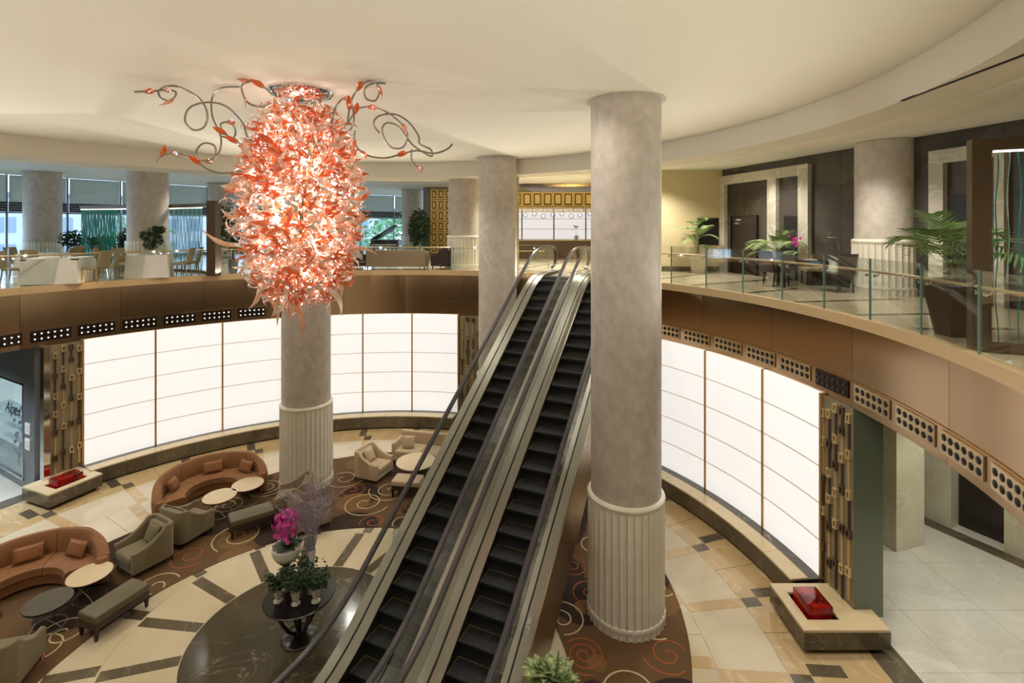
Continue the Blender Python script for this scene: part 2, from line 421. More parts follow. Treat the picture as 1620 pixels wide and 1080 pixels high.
# ================================================================== SETTING
WPTS = [(-26.5, 8), (-25.3, 16), (-23.2, 23.2), (-18.2, 30.2), (-11.2, 37.2), (-4.9, 42.0)]
def rwin(a):
    """radius of the window line (or a far default) in direction a"""
    d = Vector((cos(rad(a)), sin(rad(a)))); o = Vector((CX, CY)); best = 40
    if d.x < -.05 and d.y < .1 and sin(rad(a)) < 0: best = min(30, (27.0 - 4.11) / -d.x)
    for p, q in zip(WPTS[:-1], WPTS[1:]):
        p = Vector(p); e = Vector(q) - p; den = d.x * e.y - d.y * e.x
        if abs(den) < 1e-9: continue
        w_ = p - o; t = (w_.x * e.y - w_.y * e.x) / den; u = (w_.x * d.y - w_.y * d.x) / den
        if t > 0 and -.001 <= u <= 1.001: best = min(best, t + .1)
    return best
def sector_var(a0, a1, r0, z0, z1, seg):
    m = MB()
    for i in range(seg):
        b0, b1 = a0 + (a1 - a0) * i / seg, a0 + (a1 - a0) * (i + 1) / seg
        q = [P(b0, r0), P(b0, rwin(b0)), P(b1, rwin(b1)), P(b1, r0)]
        m.prism([(k.x, k.y) for k in q], z0, z1)
    return m
# ---- ground floor
floor = setting('floor', 'polished cream and dark marble ground floor of the round atrium')
obj('subfloor', MB().box(-32, 20, -12, 40, -.12, -.012), grout, floor)
DX, DY = -3.98, 9.32                                    # centre of the dark disc
mb = MB().lathe([(1.83, -.01), (1.83, 0), (0, 0)], 72, DX, DY); obj('marble_disc', mb, disc_stone, floor)
def dpt(deg, r): return (DX + r * cos(rad(deg)), DY + r * sin(rad(deg)))
def dsector(a0, a1, r0, r1, z0, z1, g=.006, seg=4):
    poly = []
    for i in range(seg + 1):
        a = a0 + (a1 - a0) * i / seg; poly.append(dpt(a, r1))
    for i in range(seg, -1, -1):
        a = a0 + (a1 - a0) * i / seg; poly.append(dpt(a, r0))
    # convex-safe: build strips
    m = MB(); k = seg + 1
    top = poly[:k]; bot = poly[k:][::-1]
    vs = [(x, y, z1) for x, y in top] + [(x, y, z1) for x, y in bot] + [(x, y, z0) for x, y in top] + [(x, y, z0) for x, y in bot]
    fs = [(i, i + 1, k + i + 1, k + i)[::-1] for i in range(seg)]
    for i in range(seg):
        fs.append((i, i + 1, 2 * k + i + 1, 2 * k + i)); fs.append((k + i + 1, k + i, 3 * k + i, 3 * k + i + 1))
    fs.append((0, k, 3 * k, 2 * k)); fs.append((k - 1, 3 * k - 1, 4 * k - 1, 2 * k - 1))
    return m.add(vs, fs)
base_a = 153.5
for i in range(16):
    a = base_a + 22.5 * i
    hw = math.degrees(.12 / 3.0)
    obj('marble_slab', dsector(a + hw, a + 22.5 - hw, 1.836, 3.10, -.01, 0), pale, floor)
    obj('marble_slab', dsector(a + hw, a + 22.5 - hw, 3.106, 4.5, -.01, 0), pale, floor)
    # dark radial bars, outer piece stepped sideways
    for (r0, r1, off) in ((1.85, 3.05, 0), (3.09, 3.9, -.2)):
        p = dpt(a, 0); u = Vector((cos(rad(a)), sin(rad(a)))); v = Vector((-u.y, u.x))
        q = [u * r0 + v * (off - .11), u * r1 + v * (off - .11 - .06), u * r1 + v * (off + .11 - .06), u * r0 + v * (off + .11)]
        obj('dark_marble_bar', MB().prism([(DX + k.x, DY + k.y) for k in q], -.01, .002), dark_stone, floor)
    obj('marble_slab', dsector(a - hw, a + hw, 1.836, 4.5, -.011, -.0015, seg=2), pale, floor)
# slabs round the carpet out to the ledge
for ring, (r0, r1) in enumerate(((4.1, 5.9), (5.906, 7.6), (7.606, 8.76), (8.766, 10.4))):
    for i in range(32):
        a = 7.3 + 11.25 * i + (5.6 if ring % 2 else 0)
        obj('marble_slab', MB().sector(a + .04, a + 11.21, r0, r1, -.02, -.002 if ring else -.004, 3), tan_stone if ring == 3 else pale, floor)
for i in range(32):
    a = 7.3 + 11.25 * i
    u = Vector((cos(rad(a)), sin(rad(a)))); v = Vector((-u.y, u.x))
    for (r0, r1, off, m) in ((8.78, 9.12, -.12, dark_stone), (9.14, 9.72, .1, dark_stone), (7.62, 8.76, -.1, tan_stone), (6.6, 7.58, .13, tan_stone)):
        q = [u * r0 + v * (off - .12), u * r1 + v * (off - .12), u * r1 + v * (off + .12), u * r0 + v * (off + .12)]
        obj('dark_marble_bar' if m is dark_stone else 'tan_marble_bar', MB().prism([(CX + k.x, CY + k.y) for k in q], -.01, .0015), m, floor)
for i in range(24):
    obj('border_stone', MB().sector(15 * i + .04, 15 * i + 14.96, 10.41, 10.9, -.02, 0, 4), dark_stone, floor)
# right-hand hall slabs
for i in range(7):
    for j in range(10):
        x0 = 6.0 + i * 1.6; y0 = 1.5 + j * 1.4
        if hypot(x0 + .8 - CX, y0 + .7 - CY) < 9.8: continue
        obj('marble_slab', MB().box(x0, x0 + 1.594, y0, y0 + 1.394, -.03, -.006), pale2, floor)
for i in range(8):
    for j in range(7):
        x0 = -24 + i * 1.6; y0 = 6 + j * 1.6
        if hypot(x0 + .8 - CX, y0 + .8 - CY) < 9.8: continue
        obj('marble_slab', MB().box(x0, x0 + 1.594, y0, y0 + 1.594, -.03, -.006), pale2, floor)

# ---- carpet with spirals
ICX, ICY, IR, OCX, OCY, OR = -3.4, 8.2, 4.40, -3.1, 10.44, 6.43
carpet = MB(); N = 144; row = []
for i in range(N):
    a = 2 * pi * i / N; d = Vector((cos(a), sin(a)))
    oc = Vector((ICX - OCX, ICY - OCY)); bq = oc.dot(d); cq = oc.dot(oc) - OR * OR
    t = -bq + sqrt(bq * bq - cq)
    dg_ = 360 * i / N
    if 142 < dg_ < 236: t += 1.15 * sin(pi * (dg_ - 142) / 94)
    row.append((d, max(t, IR + .01)))
vs = []
for d, t in row:
    for r, z in ((IR, .001), (IR, .012), (t, .012), (t, .001)): vs.append((ICX + d.x * r, ICY + d.y * r, z))
fs = []
for i in range(N):
    j = (i + 1) % N
    for p in range(3): fs.append((i * 4 + p, i * 4 + p + 1, j * 4 + p + 1, j * 4 + p))
carpet.add(vs, fs)
carp = tag(obj('carpet', carpet, carpet_m), 'brown crescent carpet with cream and rust spirals on the marble floor', 'carpet')
def spiral(px, py, R, m, turns=1.8, ph=0, sg=1, wd=.028):
    cx, cy = G(px, py); mb = MB(); n = int(22 * turns) + 6; vs = []
    for i in range(n + 1):
        t = i / n; a = ph + sg * t * turns * 2 * pi; r = R * (.12 + .88 * t)
        for k in (-1, 1):
            rr = r + k * wd / 2; vs.append((cx + rr * cos(a), cy + rr * sin(a), .0165))
    def inside(i):
        x, y = vs[2 * i][0], vs[2 * i][1]; aa = int(round((atan2(y - ICY, x - ICX) % (2 * pi)) / (2 * pi) * N)) % N
        return IR + .06 < hypot(x - ICX, y - ICY) < row[aa][1] - .06
    ok = [i for i in range(n) if inside(i) and inside(i + 1)]
    if not ok: return
    fs = [((2 * i, 2 * i + 1, 2 * i + 3, 2 * i + 2) if sg > 0 else (2 * i + 2, 2 * i + 3, 2 * i + 1, 2 * i)) for i in ok]
    low = [(x, y, .010) for x, y, z in vs]; b = len(vs)
    fs += [(2 * i + 2, 2 * i, b + 2 * i, b + 2 * i + 2) for i in ok] + [(2 * i + 1, 2 * i + 3, b + 2 * i + 3, b + 2 * i + 1) for i in ok]
    obj('spiral_motif', mb.add(vs + low, fs), m, carp)
for a in ((578, 796, .66, cream_line, 1.8, 1, 1), (544, 757, .6, cream_line, 1.7, 2, 1), (617, 776, .6, cream_line, 2, 3, -1),
          (420, 772, .55, cream_line, 3, 1, 1), (379, 848, .62, cream_line, 1.7, 0, 1), (359, 800, .42, cream_line, 2, 2, 1),
          (470, 800, .55, cream_line, 1.7, 4, 1), (100, 1002, .5, cream_line, 1.6, 1, 1), (245, 928, .5, cream_line, 1.6, 3, -1),
          (590, 826, .42, orange_line, 1.8, 1, 1), (556, 776, .42, orange_line, 1.7, 4, 1), (300, 880, .45, orange_line, 1.6, 2, 1),
          (440, 800, .38, orange_line, 1.5, 0, 1), (520, 745, .4, orange_line, 1.6, 2, 1), (548, 850, .5, cream_line, 1.5, 2, 1), (640, 826, .45, cream_line, 1.5, 4, 1),
          (888, 981, .48, cream_line, 1.8, 3, 1), (924, 1036, .42, orange_line, 2.8, 0, 1), (905, 897, .35, orange_line, 1.8, 3, 1),
          (933, 936, .4, orange_line, 1.6, 1, 1), (1057, 1036, .46, orange_line, 1.8, 2, -1), (1000, 1098, .5, cream_line, 1.8, 5, 1),
          (1044, 930, .34, cream_line, 1.6, 4, 1), (1030, 985, .42, cream_line, 1.5, 2, 1), (940, 860, .4, cream_line, 1.6, 2, 1), (20, 1060, .5, orange_line, 1.5, 0, 1),
          (60, 1030, .45, cream_line, 1.6, 0, 1), (650, 800, .45, orange_line, 1.6, 1, 1), (180, 960, .4, cream_line, 1.7, 0, 1)):
    spiral(*a)

# ---- backlit panel banks, ledge, dark strip
rows = [(.44, .0), ]
aL = [ang(x, 10.36) for x in (131, 246, 352, 446)]
aB = [ang(x, 10.36) for x in (725, 652, 574)]; aB.append(aB[-1] + (aB[-1] - aB[0]) / 2)
aR = [ang(x, 10.36) for x in (1299, 1207, 1116)]; aR.append(aR[-1] + (aR[-1] - aR[0]) / 2)
g2 = aR[-1] + 5.6; aD = [g2, g2 + 10.2, g2 + 20.4]
ncount = 0
for nm, bank in (('left', aL[::-1]), ('rear', aB), ('right', aR), ('behind', aD)):
    wl = setting('wall_' + nm, 'curved wall of glowing backlit onyx panels, %s bank' % {'left': 'left', 'rear': 'centre', 'right': 'right', 'behind': 'escalator side'}[nm], 'wall')
    for i in range(len(bank) - 1):
        a0, a1 = bank[i], bank[i + 1]
        for r in range(5):
            z0 = .44 + .745 * r
            obj('onyx_panel', MB().sector(a0 + .12, a1 - .12, 10.36, 10.42, z0 + .011, z0 + .745 - .011, 5), onyx, wl)
        for r in range(1, 5):
            obj('joint_strip', MB().sector(a0 + .14, a1 - .14, 10.352, 10.37, (.44 + .745 * r) - .005, (.44 + .745 * r) + .005, 5), joint_m, wl)
        obj('backing_sheet', MB().sector(a0, a1, 10.425, 10.46, .3, 4.2, 5), gold_frame, wl)
    for k, a in enumerate(bank):
        e = .14
        obj('gilt_mullion', MB().sector(a - e, a + e, 10.33, 10.43, .44, 4.16, 1), gold_frame, wl)
    b0, b1 = bank[0], bank[-1]
    obj('bottom_strip', MB().sector(b0, b1, 10.09, 10.44, .38, .445, 18), disc_stone, wl)
# ledge (bench) in front of every bank
zb = .46
for nm, b0, b1 in (('left', aL[-1], aL[0]), ('rear', aB[0], aB[-1]), ('right', aR[0], aR[-1]), ('behind', aD[0], aD[-1])):
    lg = setting('trim_ledge_' + nm, 'low dark marble ledge with pale top below the %s glowing wall' % {'left': 'left', 'rear': 'centre', 'right': 'right', 'behind': 'escalator side'}[nm], 'ledge')
    n = max(2, round((b1 - b0) / 5.1))
    for i in range(n):
        a0 = b0 + (b1 - b0) * i / n; a1 = b0 + (b1 - b0) * (i + 1) / n
        obj('ledge_slab', MB().sector(a0 + .02, a1 - .02, 9.71, 10.085, .44, .475, 4), ledge_top, lg)
        obj('front_slab', MB().sector(a0 + .02, a1 - .02, 9.72, 9.78, .05, .44, 4), dark_stone, lg)
    obj('plinth_base', MB().sector(b0, b1, 9.79, 10.3, 0, .435, 18), black, lg)
# piers between banks
for i, (a0, a1) in enumerate(((aB[-1], aL[-1]), (aR[-1], aD[0]))):
    struct('wall_pier_' + 'ab'[i], MB().sector(a0, a1, 10.2, 10.5, 0, 4.2, 3), ledge_top, 'stone pier between two glowing wall banks, %s' % ('behind the fluted column' if i == 0 else 'right of the escalators'))

# ---- balcony fascia, lip, lamps plates
fas = setting('wall_balcony', 'curved bronze fascia of the upper gallery edge')
s0 = ang(1347, 10.42)
obj('fascia_light_block', MB().lathe([(10.475, ZF), (10.5, ZF), (10.5, F - .12), (10.475, F - .12)], 96, CX, CY, 0, ring=True), black, fas)  # added black ring, blocks light leaking through the fascia seams
k = 0
a = s0 - 12.62 * 4
while a < s0 + 360 - 12.62 * 4 - 1:
    a1 = min(a + 12.62, s0 + 360 - 12.62 * 4)
    obj('fascia_panel', MB().sector(a + .02, a1 - .02, 10.44, 10.47, ZF + .5, F - .18, 6), bronze, fas)
    obj('fascia_panel', MB().sector(a + .02, a1 - .02, 10.42, 10.47, ZF, ZF + .5, 6), bronze, fas)
    obj('edge_band', MB().sector(a + .01, a1 - .01, RL, 10.5, F - .18, F + .015, 6), bronze_lip, fas)
    a = a1
# twelve-lamp plates: left group and right group at a regular pitch
plate_lab = 'bronze plate with two rows of six round lamps on the gallery fascia'
def plate_mesh():
    f = MB().box(-.445, .445, -.012, .02, -.16, .16)
    hs = []
    for i in range(6):
        for j in range(2): hs.append((-.36 + .144 * i, (-.072 + .144 * j)))
    return f, hs
pf, holes = plate_mesh()
pm = pf.mesh('lamp_plate', plate_m); pm2 = pf.mesh('lamp_plate', plate_dk)
lens_off = mat('dark_lens', srgb(40, 36, 34), .1)
cup = MB()
cup.lathe([(.040, 0), (.046, .012), (.052, .012), (.052, 0)], 14)
cupm = cup.xf(Matrix.Rotation(rad(90), 4, 'X')).mesh('lamp_ring', black)
holem = MB().lathe([(.050, 0), (.050, .006), (.034, .012), (0, .012)], 12).xf(Matrix.Rotation(rad(90), 4, 'X')).mesh('lamp_hole', black)
lens_dark = MB().lathe([(.030, 0), (.024, .006), (0, .010)], 8).xf(Matrix.Rotation(rad(90), 4, 'X')).mesh('lamp_lens', lens_off)
lensm = MB().lathe([(.020, 0), (.018, .006), (0, .010)], 8).xf(Matrix.Rotation(rad(90), 4, 'X')).mesh('lamp_lens', lamp_on)
rx = [(1045, 1076), (1081.5, 1124), (1130, 1175), (1181, 1228), (1234, 1284.5), (1290, 1345), (1352, 1410), (1418, 1482), (1490, 1559)]
lx = [(375, 422), (318, 367), (258, 310), (192, 250), (122, 183), (46, 114)]
pang = [(ang(x0, 10.42) + ang(x1, 10.42)) / 2 for x0, x1 in rx[1:]]
pang = [pang[0] + 5.75] + pang + [pang[-1] - 5.75 * i for i in (1, 2, 3)]
pleft = [(ang(x0, 10.42) + ang(x1, 10.42)) / 2 for x0, x1 in lx]; pleft += [pleft[-1] + 5.85 * i for i in (1, 2)]
desc_r = ['first right of the near column', 'second right of the near column', 'third right of the near column', 'fourth right of the near column', 'fifth right of the near column',
          'sixth, above the first bronze chain column', 'seventh, above the grey green glass panel', 'eighth, above the onyx piers', 'ninth, above the dark lower door', 'at the far right photo edge', 'beyond the right edge', 'far beyond the right edge']
desc_l = ['nearest the chandelier', 'second left of the chandelier', 'third left of the chandelier', 'fourth left of the chandelier', 'fifth left of the chandelier', 'above the left bronze chain column', 'at the far left photo edge', 'beyond the left edge']
for side, lst, ds in (('right', pang, desc_r), ('left', pleft, desc_l)):
    for n_, (a, dsc) in enumerate(zip(lst, ds)):
        t = thing('lamp_plate', 'bronze twelve-lamp plate on the gallery fascia, %s' % dsc, 'light', P(a, 10.40, ZF + .30), rad(a - 90), 'lamp plates on the %s fascia' % side)
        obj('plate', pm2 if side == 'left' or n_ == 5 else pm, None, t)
        for (hx, hz) in holes:
            h = obj('lamp', holem, None, t, (hx, -.012, hz))
            h.name = 'lamp'
            l = obj('lens', lensm if side == 'left' else lens_dark, None, h, (0, -.008, 0))

# ---- upper floor slab and soffit below it
uf = setting('floor_upper', 'polished pale marble floor of the upper gallery', 'floor')
for i in range(48):
    obj('floor_sector', MB().sector(7.5 * i + .02, 7.5 * i + 7.48, 10.47, 13.6, F - .12, F, 2), pale, uf)
for i in range(24):
    obj('floor_sector', sector_var(15 * i, 15 * i + 15, 13.61, F - .12, F - .001, 5), pale, uf)
for (x0, y0, x1, y1) in ((1044, 441, 1115, 433), (1093, 451.5, 1218, 442), (1184, 463.1, 1262, 456.5), (1249, 478, 1420, 473), (1356, 498, 1500, 496), (820, 425, 905, 413), (880, 437, 935, 425), (1450, 520, 1600, 520), (60, 436, 200, 440)):
    a_ = Vector(G(x0, y0, F)); b_ = Vector(G(x1, y1, F)); obj('dark_inlay', MB().obox(a_, b_, .16, F - .01, F + .003), dark_stone, uf)
struct('ceiling_lower', MB().lathe([(10.47, 0), (20.9, 0), (20.9, .05), (10.47, .05)], 72, CX, CY, 4.18, ring=True), ceil_out, 'plain ceiling over the ground level below the gallery')

# ---- main ceiling
struct('ceiling', MB().lathe([(10.1, .1), (10.1, 0), (0, 0)], 96, CX, CY, ZC), ceil_m, 'large smooth round plaster ceiling above the atrium')
struct('ceiling_ring', MB().lathe([(10.1, ZC + .05), (10.05, ZS + .06), (10.08, ZS), (10.9, ZS), (10.92, ZS + .03), (10.96, ZS + .03), (10.98, ZS), (11.72, ZS), (11.75, ZS + .02), (11.75, ZC + .1), (10.1, ZC + .1)], 120, CX, CY, 0, ring=True), ceil_m, 'dropped plaster ring round the atrium ceiling')
struct('trim_gap_shade', MB().obox((5.86, 7.6), (5.63, 5.56), .045, ZS - .012, ZS + .01).obox((5.63, 5.56), (5.30, 4.2), .045, ZS - .012, ZS + .01), black, 'black strip standing in for a shadow gap in the plaster ceiling ring at upper right')  # shade of the gap drawn as a black strip under the soffit
# outer gallery ceiling: right sector lower, left sector higher
sp = 76
struct('ceiling_right', MB().sector(-110, sp, 11.5, 40, 9.63, 9.75, 40), ceil_out, 'gallery ceiling over the reception and desk side')
struct('ceiling_left', sector_var(sp, 250, 11.5, 9.90, 10.0, 60), ceil_out, 'pale gallery ceiling over the restaurant side')
struct('ceiling_step', MB().sector(sp - .15, sp, 11.5, 40, 9.62, 10.0, 1), ceil_out, 'small step between the two gallery ceiling heights')

# ---- glass balustrade round the gallery
da = 6.75
a0 = ang(1546, 10.42)
pane_me = None
ALONG = math.radians(da)
lo, hi = ang(960, 10.42), ang(826, 10.42)
k = -4
gi = 0; bn = {}
ORD = ['', 'first', 'second', 'third', 'fourth', 'fifth', 'sixth', 'seventh', 'eighth', 'ninth', 'tenth', 'eleventh', 'twelfth', 'thirteenth', 'fourteenth', 'fifteenth', 'sixteenth']
while True:
    a = a0 + da * k
    k += 1
    if a > a0 + 360 - da * 6: break
    b = a + da
    if a > 180 - 3 + 40: break
    if b > lo and a < hi: continue
    p, q = P(a + .06, 10.44), P(b - .06, 10.44)
    mid = (a + b) / 2
    if mid < 78: where = 'right side'
    else: where = 'left side'
    scr = 810 + 800 * (p + q).x / max((p + q).y, .1)
    if scr > 1760 or scr < -120 or (p + q).y < 0: continue
    bn[where] = bn.get(where, 0) + 1
    t = thing('glass_balustrade', 'clear glass balustrade pane, %s from the %s' % (ORD[bn[where]], 'right photo edge' if where == 'right side' else 'left handrail of the escalators'), 'balustrade', ((p.x + q.x) / 2, (p.y + q.y) / 2, F), atan2(q.y - p.y, q.x - p.x), 'clear balustrade panes along the gallery edge')
    w_ = (q - p).length / 2
    obj('pane', MB().box(-w_, w_, -.008, .008, -.05, 1.1), glass, t)
    for sx in (-1, 1):
        obj('pane_edge', MB().box(sx * w_ - .004, sx * w_ + .004, -.010, .010, -.05, 1.1), glass_edge, t)
        c = obj('clamp', MB().lathe([(.0, 0), (.028, 0), (.028, .03), (0, .03)], 10).xf(Matrix.Translation((sx * (w_ - .09), .0, .80)) @ Matrix.Rotation(rad(90 if True else 0), 4, 'X')), chrome, t)
        obj('bracket', MB().tube([(sx * (w_ - .09), -.03, .80), (sx * (w_ - .09), -.07, .80), (sx * (w_ - .09), -.085, .845)], .009, 6), chrome, t)
    gi += 1
for nm, x0_, x1_ in (('right', -40, lo - 1), ('left', hi + 1, 215)):
    n = 60
    pts = [P(x0_ + (x1_ - x0_) * i / n, 10.53, F + .865) for i in range(n + 1)]
    tag(obj('handrail', MB().tube(pts, .024, 8), bronze_lip), 'long slim bronze handrail behind the glass panes, %s of the escalators' % nm, 'handrail')

# ---- columns
stave_me = {}
def column(loc, r, z0, z1, hs, label, cap_z=None, ns=34, far=False, capr=None):
    x, y = loc
    t = thing('column', label, 'column', (x, y, z0), 0, None)
    obj('shaft', MB().lathe([(r, .05), (r, z1 - z0)], 56), column_m, t)
    if far:
        mb = MB()
        for i in range(ns):
            a0 = 360 * i / ns
            mb.lathe([(r + .002, .02), (r + .055, .04), (r + .055, hs), (r + .002, hs)], 2, a0=a0 + .8, a1=a0 + 360 / ns - .8)
        o = obj('fluted_base', mb, stave_m, t); o['kind'] = 'stuff'
    else:
        key = (round(r, 3), hs, ns)
        if key not in stave_me:
            w = 360 / ns
            m = MB(); n = 4
            pr = []
            for i in range(n + 1):
                a = rad(-w / 2 + .35 + (w - .7) * i / n); d = .062 - .024 * sin(pi * i / n)
                pr.append(((r + d) * cos(a), (r + d) * sin(a)))
            ap = rad(w / 2 - .35)
            pr += [((r - .002) * cos(ap), (r - .002) * sin(ap)), ((r - .002) * cos(ap), -(r - .002) * sin(ap))]
            stave_me[key] = m.prism(pr, .20, hs).mesh('stave', stave_m)
            pr2 = [(px * 1.0 + .02, py * 1.02) if i <= n else (px, py) for i, (px, py) in enumerate(pr)]
            stave_me[key + ('b',)] = MB().prism(pr2, 0, .15).mesh('plinth_block', stave_m)
        for i in range(ns):
            obj('stave', stave_me[key], None, t, rot=(0, 0, rad(360 * i / ns)))
            obj('plinth_block', stave_me[key + ('b',)], None, t, rot=(0, 0, rad(360 * i / ns)))
        obj('plinth_ring', MB().lathe([(r, .14), (r + .075, .14), (r + .08, .17), (r + .07, .205), (r, .205)], 56), stave_m, t)
        obj('top_ring', MB().lathe([(r, hs - .01), (r + .066, hs - .01), (r + .072, hs + .03), (r + .05, hs + .065), (r, hs + .075)], 56), stave_m, t)
    if cap_z:
        cr = capr or r * 1.13
        obj('ceiling_collar', MB().lathe([(r + .005, cap_z - z0 - .012), (cr, cap_z - z0 - .012), (cr, cap_z - z0 + .0)], 56), column_m, t)
    return t
column((2.21, 9.83), .67, 0, ZC - .002, 2.32, 'tall round plaster column nearest the camera, right of the escalators', ZC)
column((-.51, 17.88), .67, 0, ZC - .002, 2.32, 'tall round plaster column behind the left side of the escalators', ZC)
column((-6.03, 14.85), .67, 0, ZC - .002, 2.32, 'tall round plaster column behind the chandelier and flower table', ZC)
column((9.42, 12.75), .66, F, 9.62, 1.28, 'thick upper gallery column behind the glass right of the desk', None, 34)
column((-13.6, 18.9), .65, F, 9.90, 1.15, 'upper gallery column between two teal screens', None, far=True)
column((-20.6, 22.2), .65, F, 9.90, 1.0, 'upper gallery column at far left among the dining tables', 9.9, far=True)
column((-1.9, 20.35), .65, F, 9.89, 1.25, 'upper gallery column beside the gold screen', None, 34)
column((-6.4, 32.6), .68, F, 9.88, 1.1, 'distant gallery column left of the dark tree', 9.88, far=True)
column((-16.1, 28.0), .65, F, 9.88, 1.1, 'distant gallery column just left of the chandelier', 9.88, far=True)

# ---- lower level: left shop wall, display columns with plinths
RAD_A = 151.3
u151 = Vector((cos(rad(RAD_A)), sin(rad(RAD_A)), 0))
n151 = Vector((u151.y, -u151.x, 0))          # faces the camera side
if n151.y > 0: n151 = -n151
w0 = Vector((-13.55, 14.26, 0))
fr = (w0, u151, n151)
lw = setting('wall_shop', 'blue grey metal wall with a lit shop window at far left')
obj('metal_sheet', frame_rect(MB(), fr, -.2, .5, 0, 4.14, -.1, 0), grey_metal, lw)
obj('metal_sheet', frame_rect(MB(), fr, .5, 8, 3.0, 4.14, -.1, 0), grey_metal, lw)
obj('metal_sheet', frame_rect(MB(), fr, .5, 8, 0, .22, -.1, 0), grey_metal, lw)
obj('mirror_strip', frame_rect(MB(), fr, -.62, -.2, 0, 4.14, -.2, -.06), chrome, lw)
sw = setting('window_shop', 'lit shop window with script lettering at far left of the ground floor', 'window')
obj('window_frame', frame_rect(frame_rect(frame_rect(MB(), fr, .5, .56, .22, 3.0, -.04, .03), fr, .5, 8, .22, .28, -.04, .03), fr, .5, 8, 2.94, 3.0, -.04, .03), chrome, sw)
obj('display_backdrop', frame_rect(MB(), fr, .5, 8, .2, 3.0, -.9, -.85), shop_glow, sw)
obj('pane', frame_rect(MB(), fr, .56, 8, .28, 2.94, -.012, 0), glass_clear, sw)
# jewel-like goods behind the pane
gm = [mat('display_goods_%d' % i, c, .3, .3) for i, c in enumerate((srgb(226, 230, 228), srgb(150, 170, 166), srgb(206, 164, 124), srgb(170, 184, 192)))]
for i in range(60):
    s_ = .62 + (i % 12) * .16 + random.uniform(-.04, .04); z_ = .35 + (i // 12) * .36 + random.uniform(-.05, .05)
    p_ = w0 + u151 * s_ + n151 * (-.3 - random.random() * .3)
    r_ = random.uniform(.03, .065)
    mb = MB().lathe([(0, 0), (r_, .02), (r_ * .7, .06), (r_, .10), (r_ * .3, .13), (0, .13)], 8, p_.x, p_.y, z_)
    obj('display_item', mb, gm[i % 4], sw)
# shelves
for z_ in (.33, .69, 1.05, 1.41, 1.77):
    obj('display_shelf', frame_rect(MB(), fr, .56, 4, z_ - .02, z_, -.7, -.2), glass_clear, sw)
txt = bpy.data.curves.new('shop_lettering', 'FONT'); txt.body = 'Alpes'; txt.size = .46; txt.shear = .35; txt.extrude = .004; txt.align_x = 'RIGHT'
to = bpy.data.objects.new('tmp', txt); COL.objects.link(to)
dg = bpy.context.evaluated_depsgraph_get(); me = bpy.data.meshes.new_from_object(to.evaluated_get(dg)); COL.objects.unlink(to); bpy.data.objects.remove(to)
me.materials.clear(); me.materials.append(sign_black)
lt = obj('lettering', me, None, sw); lt.location = w0 + u151 * .72 + n151 * .03 + Vector((0, 0, 2.02))
lt.rotation_euler = (rad(90), 0, atan2(-u151.y, -u151.x))
for z_, d_ in ((1.62, 'upper'), (1.18, 'lower')):
    pq = thing('wall_plaque', 'small white square plaque on the grey metal wall, %s of the pair' % d_, 'plaque', tuple(w0 + u151 * .2 + n151 * .02 + Vector((0, 0, z_))), atan2(u151.y, u151.x), 'plaques on the grey wall')
    sgn = 1 if (Vector((-sin(pq.rotation_euler.z), cos(pq.rotation_euler.z), 0)).dot(n151)) > 0 else -1
    obj('plate', MB().box(-.15, .15, -.015, .015, 0, .3), white_panel, pq)
    for j in range(4): obj('text_line', MB().box(-.09 + .02 * (j % 2), .09, sgn * .015, sgn * .018, .08 + .045 * j, .09 + .045 * j), frame_grey, pq)

def chain_motif(frame, W, z0, z1, label, cols=5):
    """bronze wall with vertical chains of rectangular links"""
    o_, u_, n_ = frame
    t = thing('bronze_chain_column', label, 'wall panel', tuple(o_), 0)
    o = o_ - Vector(o_); f = (Vector((0, 0, 0)), u_, n_)
    obj('ground_sheet', frame_rect(MB(), f, 0, W, z0, z1, -.06, 0), motif_back, t)
    rr = random.Random(5)
    for c in range(cols):
        xc = W * (c + .5) / cols
        z = z0 + rr.random() * .15
        while z < z1 - .3:
            L_ = rr.uniform(.34, .6); L_ = min(L_, z1 - z - .22)
            if L_ <= .05: break
            mb = MB(); frame_rect(mb, f, xc - .022, xc - .008, z, z + L_, 0, .03); frame_rect(mb, f, xc + .008, xc + .022, z, z + L_, 0, .03)
            kk = z
            while kk < z + L_ - .02: frame_rect(mb, f, xc - .008, xc + .008, kk, kk + .014, 0, .022); kk += .03
            obj('chain_rod', mb, brass if rr.random() < .55 else bronze_dk, t)
            z += L_
            mb = MB(); h = .17; wd = .052
            frame_rect(mb, f, xc - wd, xc - wd + .024, z, z + h, 0, .055); frame_rect(mb, f, xc + wd - .024, xc + wd, z, z + h, 0, .055)
            frame_rect(mb, f, xc - wd + .024, xc + wd - .024, z, z + .03, 0, .055); frame_rect(mb, f, xc - wd + .024, xc + wd - .024, z + h - .03, z + h, 0, .055)
            obj('chain_link', mb, brass if rr.random() < .6 else bronze_dk, t)
            z += h
    return t
def wall_between(xa, xb, R):
    p, q = P(ang(xa, R), R), P(ang(xb, R), R); u = (q - p).normalized(); n = Vector((u.y, -u.x, 0))
    c = Vector((CX, CY, 0)) - p
    if n.dot(c) < 0: n = -n
    return p, u, n, (q - p).length
p, u, n, W = wall_between(67, 131, 10.40); chain_motif((p, u, n), W, .42, 4.13, 'left bronze wall strip of vertical rectangular chain links')
p, u, n, W = wall_between(1299, 1350, 10.40); chain_motif((p, u, n), W, .42, 4.13, 'right bronze wall strip of vertical rectangular chain links')
p2_, u2_, n2_, W2_ = wall_between(727, 762, 10.40); chain_motif((p2_, u2_, n2_), W2_, .36, 4.13, 'rear bronze wall strip of chain links behind the handrail', 4)
